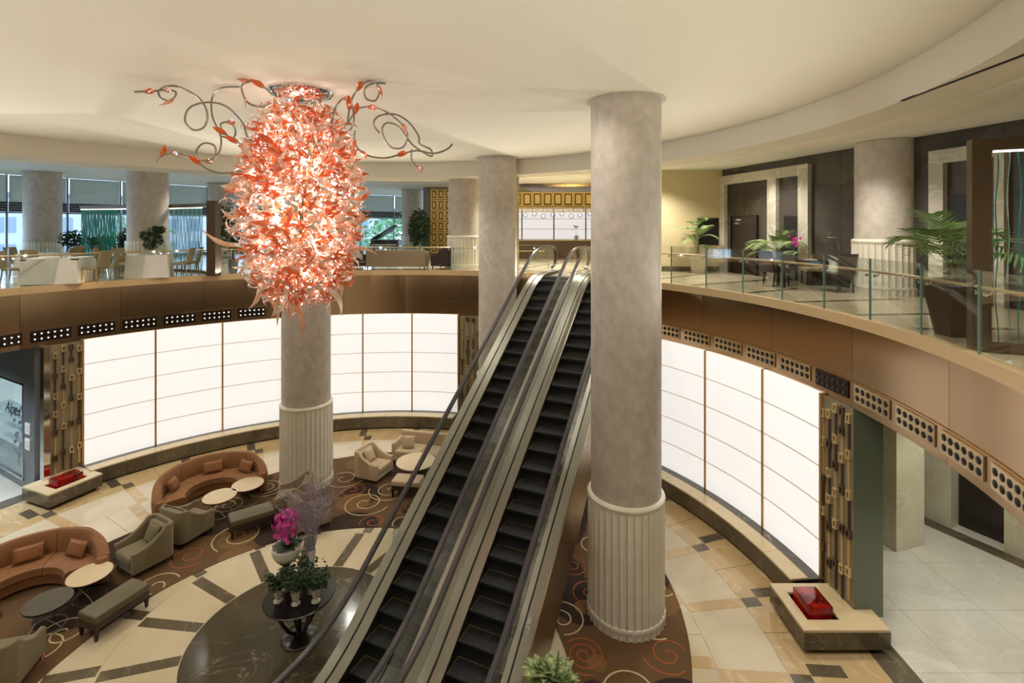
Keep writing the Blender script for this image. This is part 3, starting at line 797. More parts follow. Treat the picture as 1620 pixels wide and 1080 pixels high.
# grey-green end panel of the right display wall
pr_ = P(ang(1350, 10.40), 10.40)
tag(obj('glass_wall_panel', MB().box(pr_.x + .005, pr_.x + .55, pr_.y, pr_.y + .5, .30, 4.14), green_panel), 'tall grey green glossy panel standing right of the bronze chain strip', 'panel')
def stone_plinth(loc, rotz, Lx, Ly, label, well, red_label):
    """box from local 0..Lx, 0..Ly; well=(x0,x1,y0,y1)"""
    t = thing('stone_plinth', label, 'plinth', (loc[0], loc[1], 0), rotz)
    x0, x1, y0, y1 = well
    obj('plinth_base', MB().box(.12, Lx - .1, .12, Ly - .1, 0, .1), black, t)
    m = MB().box(0, Lx, 0, .04, .1, .405).box(0, Lx, Ly - .04, Ly, .1, .405).box(0, .04, .04, Ly - .04, .1, .405).box(Lx - .04, Lx, .04, Ly - .04, .1, .405).box(.04, Lx - .04, .04, Ly - .04, .1, .2)
    obj('side_slabs', m, dark_stone, t)
    m = MB().box(0, Lx, 0, y0, .405, .445).box(0, Lx, y1, Ly, .405, .445).box(0, x0, y0, y1, .405, .445).box(x1, Lx, y0, y1, .405, .445)
    obj('top_slab', m, ledge_top, t)
    obj('well', MB().box(x0 - .01, x1 + .01, y0 - .01, y1 + .01, .19, .215), black, t)
    g = .07
    r = thing('red_glass_block', red_label, 'glass block', (0, 0, 0), 0)
    M = Matrix.Translation((loc[0], loc[1], 0)) @ Matrix.Rotation(rotz, 4, 'Z')
    r.location = M @ Vector((x0 + g, y0 + g, .215)); r.rotation_euler = (0, 0, rotz)
    obj('block', MB().rbox(0, x1 - x0 - 2 * g, 0, y1 - y0 - 2 * g, 0, .40, .015, 2), red_glass, r)
    return t
stone_plinth((5.1, 8.83), 0, 1.52, 1.17, 'dark marble plinth with a red glass block in front of the right chain strip', (.2, .78, .24, .92), 'translucent red glass block sunk in the right marble plinth')
pa = Vector((-12.18, 13.29)); ul = Vector((.36, .93)).normalized()
rz = atan2(ul.y, ul.x)
stone_plinth((pa.x, pa.y), rz, 1.27, 1.2, 'dark marble plinth with a red glass block in front of the left chain strip', (.25, 1.0, .18, .72), 'translucent red glass block sunk in the left marble plinth')

# ---- lower level right hall
hall = setting('wall_hall', 'pale onyx piers and dark recesses of the ground level hall at right')
a_ = Vector((8.85, 11.64)); ux = Vector((.95, .31)); uy = Vector((-.31, .95))
q = [a_, a_ + ux * .92, a_ + ux * .92 + uy * .92, a_ + uy * .92]
tag(obj('square_pier', MB().prism([(k.x, k.y) for k in q], 0, 4.17), pier_m), 'square pale onyx marble pier in the ground level hall', 'pier')
hw0 = Vector((10.45, 13.45, 0)); hu = Vector((.45, -.90, 0)).normalized(); hn = Vector((-hu.y, hu.x, 0))
if hn.dot(Vector((-1, 0, 0))) < 0: hn = -hn
hf = (hw0, hu, hn)
obj('back_slab', frame_rect(MB(), hf, -6, 9, 0, 4.17, -.62, -.5), dark_wall, hall)
for (s0_, s1_) in ((-6, -.2), (.42, 1.0), (2.0, 2.55), (3.3, 4.2), (5.2, 6.0)):
    obj('onyx_pier', frame_rect(MB(), hf, s0_, s1_, 0, 4.17, -.5, 0), pier_m, hall)
dl = setting('door_1', 'dark double door recessed in the ground level hall wall', 'door')
obj('door_leaf', frame_rect(MB(), hf, 1.0, 2.0, 0, 2.6, -.45, -.38), door_m, dl)
obj('push_bar', frame_rect(MB(), hf, 1.12, 1.95, 2.3, 2.34, -.37, -.33), chrome, dl)
obj('header', frame_rect(MB(), hf, 1.0, 2.0, 2.6, 4.17, -.45, -.3), dark_wall, dl)
obj('dark_border', frame_rect(MB(), hf, -2, 9, -.01, .002, .0, .36), dark_stone, floor)
struct('wall_outer_lower', MB().lathe([(21, 0), (21, 4.2), (21.1, 4.2), (21.1, 0)], 72, CX, CY, 0, ring=True), wall_lower_m, 'plain outer wall of the ground level')

# ---- right gallery wall with portals and door
rw = setting('wall_right', 'dark veined marble wall of the upper gallery with pale portals')
wa, wb = WR(1142), WR(2600)
wu = (wb - wa).normalized(); wn = Vector((wu.y, -wu.x, 0))
if wn.x > 0: wn = -wn
wf = (wa, wu, wn)
def ws(x): return (WR(x) - wa).length
# slabs of dark marble
nx = 11; Ltot = 14.0
obj('wall_core', frame_rect(MB(), wf, 0, Ltot + 12, F, 9.66, -.3, -.125), black, rw)  # added black sheet behind the slabs, keeps outside light out of the joints
for i in range(nx):
    for j in range(4):
        s_ = Ltot * i / nx
        obj('wall_slab', frame_rect(MB(), wf, s_ + .003, s_ + Ltot / nx - .003, F + .95 * j, min(F + .95 * j + .946, 9.66), -.12, 0), dark_wall, rw)
portal = MB()
zt = 9.37
for (x0_, x1_) in ((1141, 1151), (1219, 1233), (1268, 1284)):
    obj('portal_post', frame_rect(MB(), wf, max(ws(x0_), .0) if x0_ > 1141 else .02, ws(x1_), F, zt - .32, 0, .14), portal_m, rw)
obj('portal_lintel', frame_rect(MB(), wf, .02, ws(1284), zt - .32, zt, 0, .14), portal_m, rw)
obj('portal_post', frame_rect(MB(), wf, ws(1476), ws(1499), F, 9.23 - .3, 0, .14), portal_m, rw)
obj('portal_lintel', frame_rect(MB(), wf, ws(1476), ws(1596), 9.23 - .3, 9.23, 0, .14), portal_m, rw)
obj('portal_post', frame_rect(MB(), wf, ws(1580), ws(1596), F, 9.23 - .3, 0, .14), portal_m, rw)
obj('opening_shade_sheet', frame_rect(MB(), wf, ws(1241), ws(1268), F, 7.83, 0, .03), black, rw)  # flat black sheet gives the darkness inside an opening
obj('opening_shade_sheet', frame_rect(MB(), wf, ws(1506), ws(1560), F, 8.2, 0, .03), black, rw)
d2 = setting('door_2', 'dark wooden door with steel lever handle in the pale portal', 'door')
obj('door_frame', frame_rect(frame_rect(frame_rect(MB(), wf, ws(1158), ws(1160), F, 7.86, 0, .07), wf, ws(1198), ws(1200), F, 7.86, 0, .07), wf, ws(1158), ws(1200), 7.83, 7.9, 0, .07), wood_dk, d2)
obj('door_leaf', frame_rect(MB(), wf, ws(1160), ws(1198), F, 7.83, 0, .05), door_m, d2)
obj('door_closer', frame_rect(MB(), wf, ws(1162), ws(1176), 7.72, 7.77, .05, .1), chrome, d2)
obj('door_sign', frame_rect(MB(), wf, ws(1164), ws(1171), 7.58, 7.66, .05, .056), frame_grey, d2)
hd = ws(1192)
obj('door_handle', frame_rect(frame_rect(MB(), wf, hd - .22, hd, F + 1.02, F + 1.05, .08, .1), wf, hd - .03, hd, F + .9, F + 1.1, .05, .08), chrome, d2)
# pier return and reception side
cw = Vector((7.93, 18.97))
struct('wall_pier', MB().box(5.5, 7.92, 18.97, 19.5, F, 9.66), beige_wall, 'beige wall return behind the potted palm')
struct('baseboard_right', MB().box(5.5, 7.9, 18.93, 18.97, F, F + .18), dark_stone, 'dark skirting below the beige wall')
tag(obj('wall_screen', MB().box(6.95, 7.72, 18.90, 18.95, F + .98, F + 2.0), black), 'dark rectangular wall screen behind the first palm', 'screen')
struct('wall_reception', MB().box(5.5, 5.7, 19.5, 31, F, 9.66), beige_wall, 'warm beige side wall of the reception')
struct('wall_rear', MB().box(-5.0, 8, 31.4, 31.6, F, 9.9), beige_wall, 'rear wall behind the reception')
struct('wall_pillar', MB().box(-.3, .255, 19.0, 19.5, F, 9.64), beige_wall, 'slim warm lit pillar right of the escalator column')
# reception counter, panels, canopy
rc = thing('reception_counter', 'long brown stone reception counter beyond the escalators', 'counter', (3.4, 26.6, F))
for i in range(8): obj('front_panel', MB().box(-3.2 + .8 * i, -3.2 + .8 * i + .795, 0, .06, 0, .94), bronze_dk, rc)
obj('counter_body', MB().box(-3.2, 3.2, .06, .8, 0, .92), wood_dk, rc)
obj('counter_top', MB().box(-3.25, 3.25, -.05, .85, .94, 1.0), ledge_top, rc)
bp_ = setting('wall_onyx', 'pale backlit onyx wall behind the reception counter')
for i in range(-1, 4):
    for j in range(4):
        x0_ = .62 + 1.95 * i
        obj('onyx_panel', MB().box(x0_ + .02, x0_ + 1.93, 30.9, 31.0, F + .3 + .62 * j + .01, F + .3 + .62 * j + .61), onyx_far, bp_)
    obj('mullion', MB().box(x0_ - .05, x0_ + .02, 30.86, 30.98, F, F + 2.9), frame_grey, bp_)
    for j in range(1, 4): obj('joint_strip', MB().box(x0_, x0_ + 1.95, 30.89, 30.905, F + .29 + .62 * j, F + .31 + .62 * j), frame_grey, bp_)
cn = thing('gilded_canopy', 'large gold lattice canopy hanging above the reception', 'chandelier', (3.6, 24.6, 0))
for r_, (z0_, z1_) in enumerate(((8.50, 9.18), (8.22, 8.46))):
    for i in range(14):
        x0_ = -3.6 + .5 * i
        m = MB(); t_ = .045
        m.box(x0_, x0_ + .48, 0, .08, z0_, z0_ + t_).box(x0_, x0_ + .48, 0, .08, z1_ - t_, z1_).box(x0_, x0_ + t_, 0, .08, z0_ + t_, z1_ - t_).box(x0_ + .48 - t_, x0_ + .48, 0, .08, z0_ + t_, z1_ - t_)
        m.box(x0_ + .12, x0_ + .36, .02, .06, z0_ + .14 * (z1_ - z0_) + .04, z1_ - .12)
        obj('lattice_frame', m, goldm, cn)
obj('canopy_body', MB().box(-3.6, 3.4, .08, 2.6, 8.46, 9.2), gold_dk, cn)
for x_ in (-2.6, -.9, .8, 2.5): obj('hanging_rod', MB().tube([(x_, .5, 9.2), (x_, .5, 9.63)], .012), goldm, cn)
for i in range(16):
    z_ = 8.02 + .06 * (i % 3)
    g_ = obj('glass_globe', MB().ball((-3.4 + .45 * i, .1 + .2 * (i % 2), z_), .13, 10, 7), glass_clear, cn)
    obj('globe_lamp', MB().ball((-3.4 + .45 * i, .1 + .2 * (i % 2), z_ + .03), .025, 6, 4), lamp_on, g_)
# gold screen
gs = thing('gold_screen', 'tall gold relief screen of framed rectangles beside the upper column', 'screen', (-4.95, 30.6, F))
obj('backing', MB().box(-.05, 1.35, .05, .12, 0, 4.0), gold_dk, gs)
obj('dark_end_post', MB().box(-.42, -.05, -.05, .3, 0, 4.05), frame_grey, gs)
for i in range(3):
    for j in range(6):
        x0_ = .02 + .43 * i; z0_ = .1 + .65 * j
        m = MB(); t_ = .06
        m.box(x0_, x0_ + .4, -.02, .05, z0_, z0_ + t_).box(x0_, x0_ + .4, -.02, .05, z0_ + .6 - t_, z0_ + .6).box(x0_, x0_ + t_, -.02, .05, z0_ + t_, z0_ + .6 - t_).box(x0_ + .4 - t_, x0_ + .4, -.02, .05, z0_ + t_, z0_ + .6 - t_)
        m.box(x0_ + .14, x0_ + .26, -.01, .05, z0_ + .15, z0_ + .45)
        obj('relief_frame', m, goldm, gs)

# ---- window wall (left and rear-left)
pts = [(-26.5, 8), (-25.3, 16), (-23.2, 23.2), (-18.2, 30.2), (-11.2, 37.2), (-4.9, 42.0)]
wi = 1
for (a_, b_) in zip(pts[:-1], pts[1:]):
    a_ = Vector(a_ + (0,)); b_ = Vector(b_ + (0,)); L_ = (b_ - a_).length; u_ = (b_ - a_) / L_
    n_ = Vector((u_.y, -u_.x, 0)); ff = (a_, u_, n_)
    nb = round(L_ / 2.35); st = L_ / nb
    for i in range(nb):
        wn_ = setting('window_%d' % wi, 'tall gallery window bay with grey roman blind, number %d from the far left end' % wi, 'window'); wi += 1
        x0_, x1_ = st * i, st * (i + 1)
        obj('mullion', frame_rect(MB(), ff, x0_ - .04, x0_ + .04, F, 9.9, -.05, .08), frame_grey, wn_)
        obj('sill', frame_rect(MB(), ff, x0_ + .04, x1_ - .04, F, F + .18, -.05, .08), frame_grey, wn_)
        obj('transom', frame_rect(MB(), ff, x0_ + .04, x1_ - .04, F + 2.3, F + 2.36, -.05, .04), frame_grey, wn_)
        obj('pane', frame_rect(MB(), ff, x0_ + .04, x1_ - .04, F + .18, 9.9, -.02, -.01), glass_clear, wn_)
        obj('roman_blind', frame_rect(MB(), ff, x0_ + .07, x1_ - .07, 8.66, 9.262, .09, .11), blind_m, wn_)
        obj('roman_blind', frame_rect(MB(), ff, x0_ + .07, x1_ - .07, 9.262, 9.88, .095, .115), blind_m, wn_)
        for j in range(4):
            obj('pleat', frame_rect(MB(), ff, x0_ + .06, x1_ - .06, 8.20 + .115 * j, 8.31 + .115 * j, .06 + .01 * (j % 2), .15), blind_dk, wn_)
struct('wall_behind', MB().box(-27, 20, -9, -8.8, F, 9.95), beige_wall, 'plain wall behind the viewer')
struct('wall_left_end', MB().obox((-26.8, -9), (-26.5, 8), .2, F, 9.95), beige_wall, 'plain wall at the far left end of the gallery')
# outside: street, buildings, trees
tag(obj('street', MB().box(-95, 40, 20, 120, -.4, -.3), pave), 'pale street outside the gallery windows', 'street', kind='structure')
rr = random.Random(11)
def building(x, y, w_, d_, h_, label, rz=0):
    t = thing('far_building', label, 'building', (x, y, 0), rz)
    obj('wall', MB().box(-w_ / 2, w_ / 2, 0, d_, 0, h_), city1, t)
    nx_, nz_ = int(w_ / 2.4), int(h_ / 3)
    for i in range(nx_):
        for j in range(nz_): obj('window', MB().box(-w_ / 2 + .7 + 2.4 * i, -w_ / 2 + 2.1 + 2.4 * i, -.06, 0, .9 + 3 * j, 2.6 + 3 * j), city2, t)
    obj('roof', MB().box(-w_ / 2 - .3, w_ / 2 + .3, -.3, d_, h_, h_ + .4), city2, t)
building(-66, 52, 16, 8, 13, 'leftmost pale office block seen through the left windows', rad(50))
building(-52, 60, 14, 8, 11, 'pale office block seen between the left columns', rad(42))
building(-42, 70, 16, 8, 12, 'pale office block behind the teal screen', rad(30))
building(-26, 78, 16, 8, 10, 'pale office block behind the chandelier', rad(20))
def leaf_cloud(c, R, n, size, rnd, sz=1.0):
    mb = MB()
    for i in range(n):
        d = Vector((rnd.gauss(0, 1), rnd.gauss(0, 1), rnd.gauss(0, 1))).normalized() * R * rnd.uniform(.45, 1); d.z *= sz
        p = Vector(c) + d; a = Vector((rnd.gauss(0, 1), rnd.gauss(0, 1), rnd.gauss(0, .6))).normalized() * size; b = a.orthogonal().normalized() * size * .35
        h = a.cross(b).normalized() * size * .12
        mb.add([p - a, p + b + h, p + a, p - b + h, p], [(0, 1, 4), (1, 2, 4), (2, 3, 4), (3, 0, 4)])
    return mb
for i, (x_, y_) in enumerate(((-16, 48), (-12.5, 52), (-10, 47), (-22, 50), (-34, 46))):
    t = thing('street_tree', ['green tree outside the rear windows, behind the piano', 'green tree outside, farthest behind the rear windows', 'green tree outside beside the gallery column at the dark tree', 'green tree outside, behind the chandelier', 'green tree outside behind the teal screen'][i], 'tree', (x_, y_, 0), 0, 'street trees outside')
    obj('trunk', MB().tube([(0, 0, 0), (.1, 0, 4)], .15, 6), trunk_m, t)
    o = obj('crown', leaf_cloud((0, 0, 6.6), 2.9, 420, .35, rr), tree_out, t); o['kind'] = 'stuff'

# ================================================================== ESCALATORS
AZ = atan2(.444, 1); AX, AY = sin(AZ), cos(AZ); T = .639; CC = -3.89
sb, st_ = (.12 - CC) / T, (F + .12 - CC) / T
def zdeck(s, off=0.0, soft=.5):
    lo_, hi_ = .12, F + .12
    v = CC + T * s
    def smax(a, b, k):
        h = max(k - abs(a - b), 0) / k; return max(a, b) + h * h * k * .25
    v = smax(v, lo_, soft); v = -smax(-v, -hi_, soft)
    return v + off
def esc_point(s, u): return (AX * s + AY * u, AY * s - AX * u)
SA, SZ = 4.4, 17.1
def sweep(y0, y1, dz0, dz1, s0_, s1_, n=40, floor_clip=True, soft=.5):
    m = MB(); vs = []; fs = []
    for i in range(n + 1):
        s_ = s0_ + (s1_ - s0_) * i / n; z_ = zdeck(s_, 0, soft)
        for (y_, dz) in ((y0, dz0), (y1, dz0), (y1, dz1), (y0, dz1)):
            vs.append((s_, y_, max(z_ + dz, .005) if floor_clip else z_ + dz))
    for i in range(n):
        for p_ in range(4):
            q_ = (p_ + 1) % 4; fs.append((i * 4 + p_, i * 4 + q_, i * 4 + 4 + q_, i * 4 + 4 + p_)[::-1])
    fs.append((0, 1, 2, 3)); e = n * 4; fs.append((e + 3, e + 2, e + 1, e))
    return m.add(vs, fs)
def make_escalator(uc, label):
    x0_, y0_ = esc_point(0, uc)
    t = thing('escalator', label, 'escalator', (x0_, y0_, 0), atan2(AY, AX), 'pair of escalators')
    # steps
    tread, rise = .38, .38 * T
    SM = MB()
    SM.box(0, tread + .01, -.492, .405, -.05, 0)
    vs = []; n = 6
    for i in range(n + 1):
        a = i / n; zz = -rise * a - .0; xx = .035 * sin(pi * a * .9)
        vs += [(xx, -.492, zz - .002), (xx, .405, zz - .002)]
    SM.add(vs + [(.06, -.492, -rise), (.06, .405, -rise)], [(2 * i, 2 * i + 2, 2 * i + 3, 2 * i + 1) for i in range(n)])
    # cleats on tread
    for j in range(27):
        y_ = -.478 + .87 * j / 26; SM.box(.01, tread, y_ - .006, y_ + .006, 0, .008)
    sm = SM.mesh('step', escal_dark)
    YM = MB().box(.0, tread, .388, .40, .0, .010).box(.0, tread, -.488, -.476, .0, .010).box(tread - .022, tread - .010, -.476, .388, .0, .010)
    ym = YM.mesh('step_edge', yellow)
    s_ = st_ + .62
    nose_off = -.07
    sf = 4.95
    k_ = 0
    # slope steps laid on the nosing line
    s0_ = 5.35
    while s0_ < 16.05:
        z_ = min(max(CC + T * s0_ + nose_off, .02), F + .0)
        if z_ > .05 and z_ < F - .02 or True:
            o = obj('step', sm, None, t, (s0_, 0, z_)); obj('step_edge', ym, None, o)
        s0_ += tread
    obj('comb_plate', MB().box(16.1, 17.4, -.60, .60, F - .06, F + .012), steel, t)
    obj('comb_plate', MB().box(3.9, 5.35, -.60, .60, -.02, .028), steel, t)
    for sg in (-1, 1):
        side = 'left' if sg > 0 else 'right'
        obj('skirt', sweep(sg * (.405 if sg > 0 else .497), sg * (.425 if sg > 0 else .51), -.45, -.005, SA, SZ), skirt, t)
        obj('inner_deck', sweep(sg * (.41 if sg > 0 else .50), sg * .592, -.05, 0, SA, SZ), steel, t)
        obj('outer_deck', sweep(sg * .628, sg * .80, -.05, 0, SA, SZ), steel, t)
        obj('glass_slot', sweep(sg * .592, sg * .628, -.08, -.022, SA, SZ), black, t)
        # glass panels with rounded ends
        cuts = [3.95, 5.9, 7.8, 9.7, 11.6, 13.5, 15.4, 17.45]
        for a_, b_ in zip(cuts[:-1], cuts[1:]):
            vs = []; n = 14
            for i in range(n + 1):
                s_ = a_ + .006 + (b_ - a_ - .012) * i / n
                zt_ = zdeck(s_, .84); zb_ = zdeck(s_, -.03)
                for end, R_ in ((3.95, -1), (17.45, 1)):
                    d_ = (end - s_) * R_
                    if 0 <= d_ < .42:
                        mid_ = zdeck(s_, .5); hh = sqrt(max(.42 ** 2 - (.42 - d_) ** 2, 0)) / .42
                        zt_ = mid_ + (.34) * hh; zb_ = max(mid_ - .53, mid_ - .38 * hh - .0)
                vs += [(s_, sg * .604, zb_), (s_, sg * .604, zt_), (s_, sg * .616, zb_), (s_, sg * .616, zt_)]
            fs = []
            for i in range(n):
                b = 4 * i
                fs += [(b, b + 1, b + 5, b + 4)[::-1], (b + 2, b + 3, b + 7, b + 6), (b + 1, b + 3, b + 7, b + 5)[::-1], (b, b + 2, b + 6, b + 4)]
            fs += [(0, 1, 3, 2), (4 * n, 4 * n + 2, 4 * n + 3, 4 * n + 1)]
            obj('glass_side', MB().add(vs, fs), glass_esc, t)
        # handrail
        path = []
        for i in range(9):
            a = rad(-90 + 22.5 * i); path.append((4.05 - .40 * cos(a) + .30, sg * .61, zdeck(4.0, .48 + .38 * sin(a))))
        n = 60
        for i in range(n + 1):
            s_ = 4.5 + (16.95 - 4.5) * i / n; path.append((s_, sg * .61, zdeck(s_, .86)))
        for i in range(9):
            a = rad(90 - 22.5 * i); path.append((17.03 + .42 * cos(a), sg * .61, zdeck(17.3, .48 + .38 * sin(a))))
        hr = MB(); vs = []; fs = []
        pv = [Vector(p_) for p_ in path]
        prof = [(-.048, -.03), (-.052, .004), (-.034, .028), (.034, .028), (.052, .004), (.048, -.03)]
        for i, p_ in enumerate(pv):
            d = (pv[min(i + 1, len(pv) - 1)] - pv[max(i - 1, 0)]).normalized(); nn = Vector((-d.z, 0, d.x))
            for (yy, nz) in prof: vs.append(p_ + Vector((0, yy, 0)) + nn * nz)
        m_ = len(prof)
        for i in range(len(pv) - 1):
            for q_ in range(m_): fs.append((i * m_ + q_, (i + 1) * m_ + q_, (i + 1) * m_ + (q_ + 1) % m_, i * m_ + (q_ + 1) % m_))
        fs += [tuple(range(m_)), tuple(range((len(pv) - 1) * m_, len(pv) * m_))[::-1]]
        obj('handrail', MB().add(vs, fs), rubber, t)
        obj('newel_base', MB().rbox(16.7, 17.5, min(sg * .42, sg * .80), max(sg * .42, sg * .80), F, F + .13, .05), steel, t)
        # cladding on the outer side
        m = sweep(sg * .79, sg * .81, -1.34, -.045, SA + .0, SZ, 40)
        obj('side_cladding', m, truss_m, t)
    obj('underside', sweep(-.79, .79, -1.34, -1.30, SA + 1, SZ - .6, 40), truss_m, t)
    return t
e1 = make_escalator(-5.39, 'left escalator of the pair, dark steps, glass sides')
xr, yr = esc_point(0, -3.78)
dup(e1, (xr, yr, 0), atan2(AY, AX), 'right escalator of the pair, behind the near column', 'pair of escalators')
# small clear acrylic guards on the deck sides
for (s_, u_, nm) in ((8.0, -6.12, 'left outer'), (7.4, -3.06, 'right outer')):
    x_, y_ = esc_point(s_, u_)
    t = thing('acrylic_guard', 'small clear triangular plastic guard on the %s escalator deck' % nm, 'guard', (x_, y_, zdeck(s_) + .0), atan2(AY, AX))
    obj('guard_sheet', MB().add([(0, -.006, -.02), (.34, -.006, .2), (.1, -.006, .42), (0, .006, -.02), (.34, .006, .2), (.1, .006, .42)], [(0, 1, 2), (5, 4, 3), (0, 3, 4, 1), (1, 4, 5, 2), (2, 5, 3, 0)]), glass_clear, t)
    obj('screw', MB().ball((.12, 0, .2), .014, 6, 4), chrome, t); obj('screw', MB().ball((.2, 0, .2), .014, 6, 4), chrome, t)

# ================================================================== CHANDELIER
HX, HYY = -3.8, 9.1
ch = thing('chandelier', 'huge coral and clear blown glass chandelier hanging from the ceiling', 'chandelier', (HX, HYY, ZC))
obj('canopy', MB().lathe([(.0, -.16), (.34, -.16), (.50, -.10), (.56, -.03), (.56, 0), (.50, 0)], 40), chrome, ch)
obj('stem', MB().tube([(0, 0, -.16), (0, 0, -3.4)], .05, 8), chrome, ch)
def ribbon(L_, wd, curl, twist, seg=7, fold=.3):
    m = MB(); vs = []
    for i in range(seg + 1):
        t = i / seg; a = curl * t
        if abs(curl) > 1e-3: c = Vector((L_ / curl * sin(a), 0, L_ / curl * (1 - cos(a))))
        else: c = Vector((L_ * t, 0, 0))
        tw = twist * t; wv = wd * (sin(pi * min(t * 1.0 + .04, 1)) ** .7) * .5 + .003
        nrm = Vector((-sin(a), 0, cos(a))); y = Vector((0, 1, 0)) * cos(tw) + nrm * sin(tw); dn = nrm * cos(tw) - Vector((0, 1, 0)) * sin(tw)
        vs += [c - y * wv, c + dn * wv * fold, c + y * wv, c - dn * .006]
    fs = []
    for i in range(seg):
        for k in range(4):
            q = (k + 1) % 4; fs.append((i * 4 + k, i * 4 + q, i * 4 + 4 + q, i * 4 + 4 + k))
    fs += [(3, 2, 1, 0), (seg * 4, seg * 4 + 1, seg * 4 + 2, seg * 4 + 3)]
    return m.add(vs, fs)
variants = []
for i, (L_, wd, cu, tw) in enumerate(((.34, .12, 1.0, .8), (.30, .11, -1.2, 1.5), (.42, .10, 2.2, 1.2), (.55, .055, 4.2, .6), (.48, .06, 3.2, -1), (.6, .07, .9, 1.5), (.26, .10, .6, 2.2))):
    for m_ in (coral, coral2, clearp):
        variants.append((i, m_, ribbon(L_, wd, cu, tw), MATS_key := m_.name))
vm = {}
for (i, m_, mb_, _) in variants: vm[(i, m_.name)] = (mb_, mb_.mesh('glass_leaf', m_), m_)
def prof_r(h):          # h 0 top .. 1 bottom of the glass body
    ks = [(0, .34), (.08, .64), (.25, .88), (.45, 1.0), (.62, .98), (.8, .82), (.92, .60), (1, .28)]
    for (a, ra), (b, rb) in zip(ks[:-1], ks[1:]):
        if a <= h <= b: return ra + (rb - ra) * (h - a) / (b - a)
    return .2
rc_ = random.Random(21)
def leaf_xf(outer=True):
    h = rc_.random() ** .92; az = rc_.uniform(0, 2 * pi); R = prof_r(h) * rc_.uniform(.80, 1.0) if outer else prof_r(h) * rc_.uniform(.35, .85)
    z = -.34 - h * 3.4
    out = Vector((cos(az), sin(az), (.45 - h) * .9)).normalized()
    tang = Vector((rc_.gauss(0, 1), rc_.gauss(0, 1), rc_.gauss(0, 1))).normalized()
    d = (out * rc_.uniform(-.1, .55) + tang).normalized(); zax = (out + tang.cross(d) * .6).normalized()
    y = zax.cross(d)
    if y.length < 1e-3: y = d.orthogonal()
    y.normalize(); zax = d.cross(y)
    M = Matrix((d, y, zax)).transposed().to_4x4(); s_ = rc_.uniform(.6, 1.1)
    M = Matrix.Translation(Vector((cos(az) * R, sin(az) * R, z)) - d * .12) @ M @ Matrix.Scale(s_, 4)
    return M, h
def pick(h):
    r = rc_.random()
    if r < (.62 if h < .3 else .44): m_ = coral
    elif r < .66: m_ = coral2
    else: m_ = clearp
    i = rc_.choice((0, 1, 1, 2, 2, 3, 3, 4, 4)) if m_ is not clearp else rc_.choice((2, 3, 3, 4, 4, 4))
    return i, m_
for k in range(300):
    M, h = leaf_xf(); i, m_ = pick(h)
    o = obj('glass_leaf', vm[(i, m_.name)][1], None, ch); o.matrix_local = M
mass = {m_.name: (MB(), m_) for m_ in (coral, coral2, clearp)}
for k in range(1900):
    M, h = leaf_xf(k % 3 != 0); i, m_ = pick(h); src = vm[(i, m_.name)][0]; acc = mass[m_.name][0]
    acc.add([M @ Vector(v) for v in src.v], src.f)
for nm_, (acc, m_) in mass.items():
    o = obj('glass_foliage', acc, m_, ch); o['kind'] = 'stuff'
# hanging tail spikes (traced in the photo, hung from the body's underside)
def tail(x0, y0, x1, y1, d=9.0, w_=.05, m_=coral2, bend=.15):
    a, b = PZ(x0, y0, d) - Vector((HX, HYY, ZC)), PZ(x1, y1, d) - Vector((HX, HYY, ZC)); n = 8
    side = (b - a).cross(Vector((0, 1, 0))).normalized()
    pts = [a.lerp(b, i / n) + side * bend * (b - a).length * sin(pi * i / n) for i in range(n + 1)]
    rs = [w_ * (.5 + .7 * sin(pi * i / n) ) * (1 - (i / n) ** 3) * .85 + .004 for i in range(n + 1)]
    o = obj('glass_spike', MB().tube(pts, rs, 6), m_, ch)
for a in ((425, 470, 438, 515, 9.1, .04), (450, 462, 478, 541, 8.9, .05), (455, 470, 452, 510, 8.8, .04), (410, 448, 392, 490, 9.2, .04), (520, 455, 540, 500, 9.0, .05),
          (530, 440, 540, 470, 9.2, .04), (395, 385, 318, 362, 9.2, .05), (545, 398, 598, 403, 9.1, .035), (390, 410, 370, 438, 9.1, .04), (470, 470, 462, 500, 9.0, .05),
          (560, 360, 590, 345, 9.1, .04), (380, 345, 350, 330, 9.2, .04), (435, 450, 428, 505, 8.9, .04), (505, 465, 498, 480, 8.9, .04)):
    tail(*a, m_=[coral2, clearp, coral2][int(a[0]) % 3])
# steel tendrils with coral leaves
def tendril(pxs, d0=9.1, dd=.0, wob=.15):
    pts = [PZ(x, y, min(d0 + dd * i / len(pxs) + wob * sin(i * 1.3), 2.41 / max((HY - y) / FPX, .01))) - Vector((HX, HYY, ZC)) for i, (x, y) in enumerate(pxs)]
    out = []
    for i in range(len(pts) - 1):                    # Catmull-Rom
        p0, p1, p2, p3 = pts[max(i - 1, 0)], pts[i], pts[i + 1], pts[min(i + 2, len(pts) - 1)]
        for k in range(5):
            t = k / 5
            out.append(.5 * ((2 * p1) + (p2 - p0) * t + (2 * p0 - 5 * p1 + 4 * p2 - p3) * t * t + (3 * p1 - p0 - 3 * p2 + p3) * t ** 3))
    out.append(pts[-1])
    o = obj('steel_tendril', MB().tube(out, .017, 6), steel, ch)
    return out
def sc(px, py): return (200 + px / 2.348, 100 + py / 2.348)
T1 = [sc(*p) for p in ((30, 106), (90, 104), (160, 100), (185, 112), (165, 138), (130, 130), (120, 105), (150, 85), (200, 90), (270, 130), (300, 185), (290, 235), (250, 248), (218, 215), (235, 165), (300, 145), (370, 160), (430, 220), (450, 275), (480, 300))]
T2 = [sc(*p) for p in ((112, 365), (135, 340), (190, 335), (250, 355), (310, 362), (345, 330), (350, 270), (320, 200), (318, 130), (350, 92), (420, 88))]
T3 = [sc(*p) for p in ((430, 400), (350, 408), (280, 380), (260, 330), (285, 298), (325, 305), (330, 345), (300, 365))]
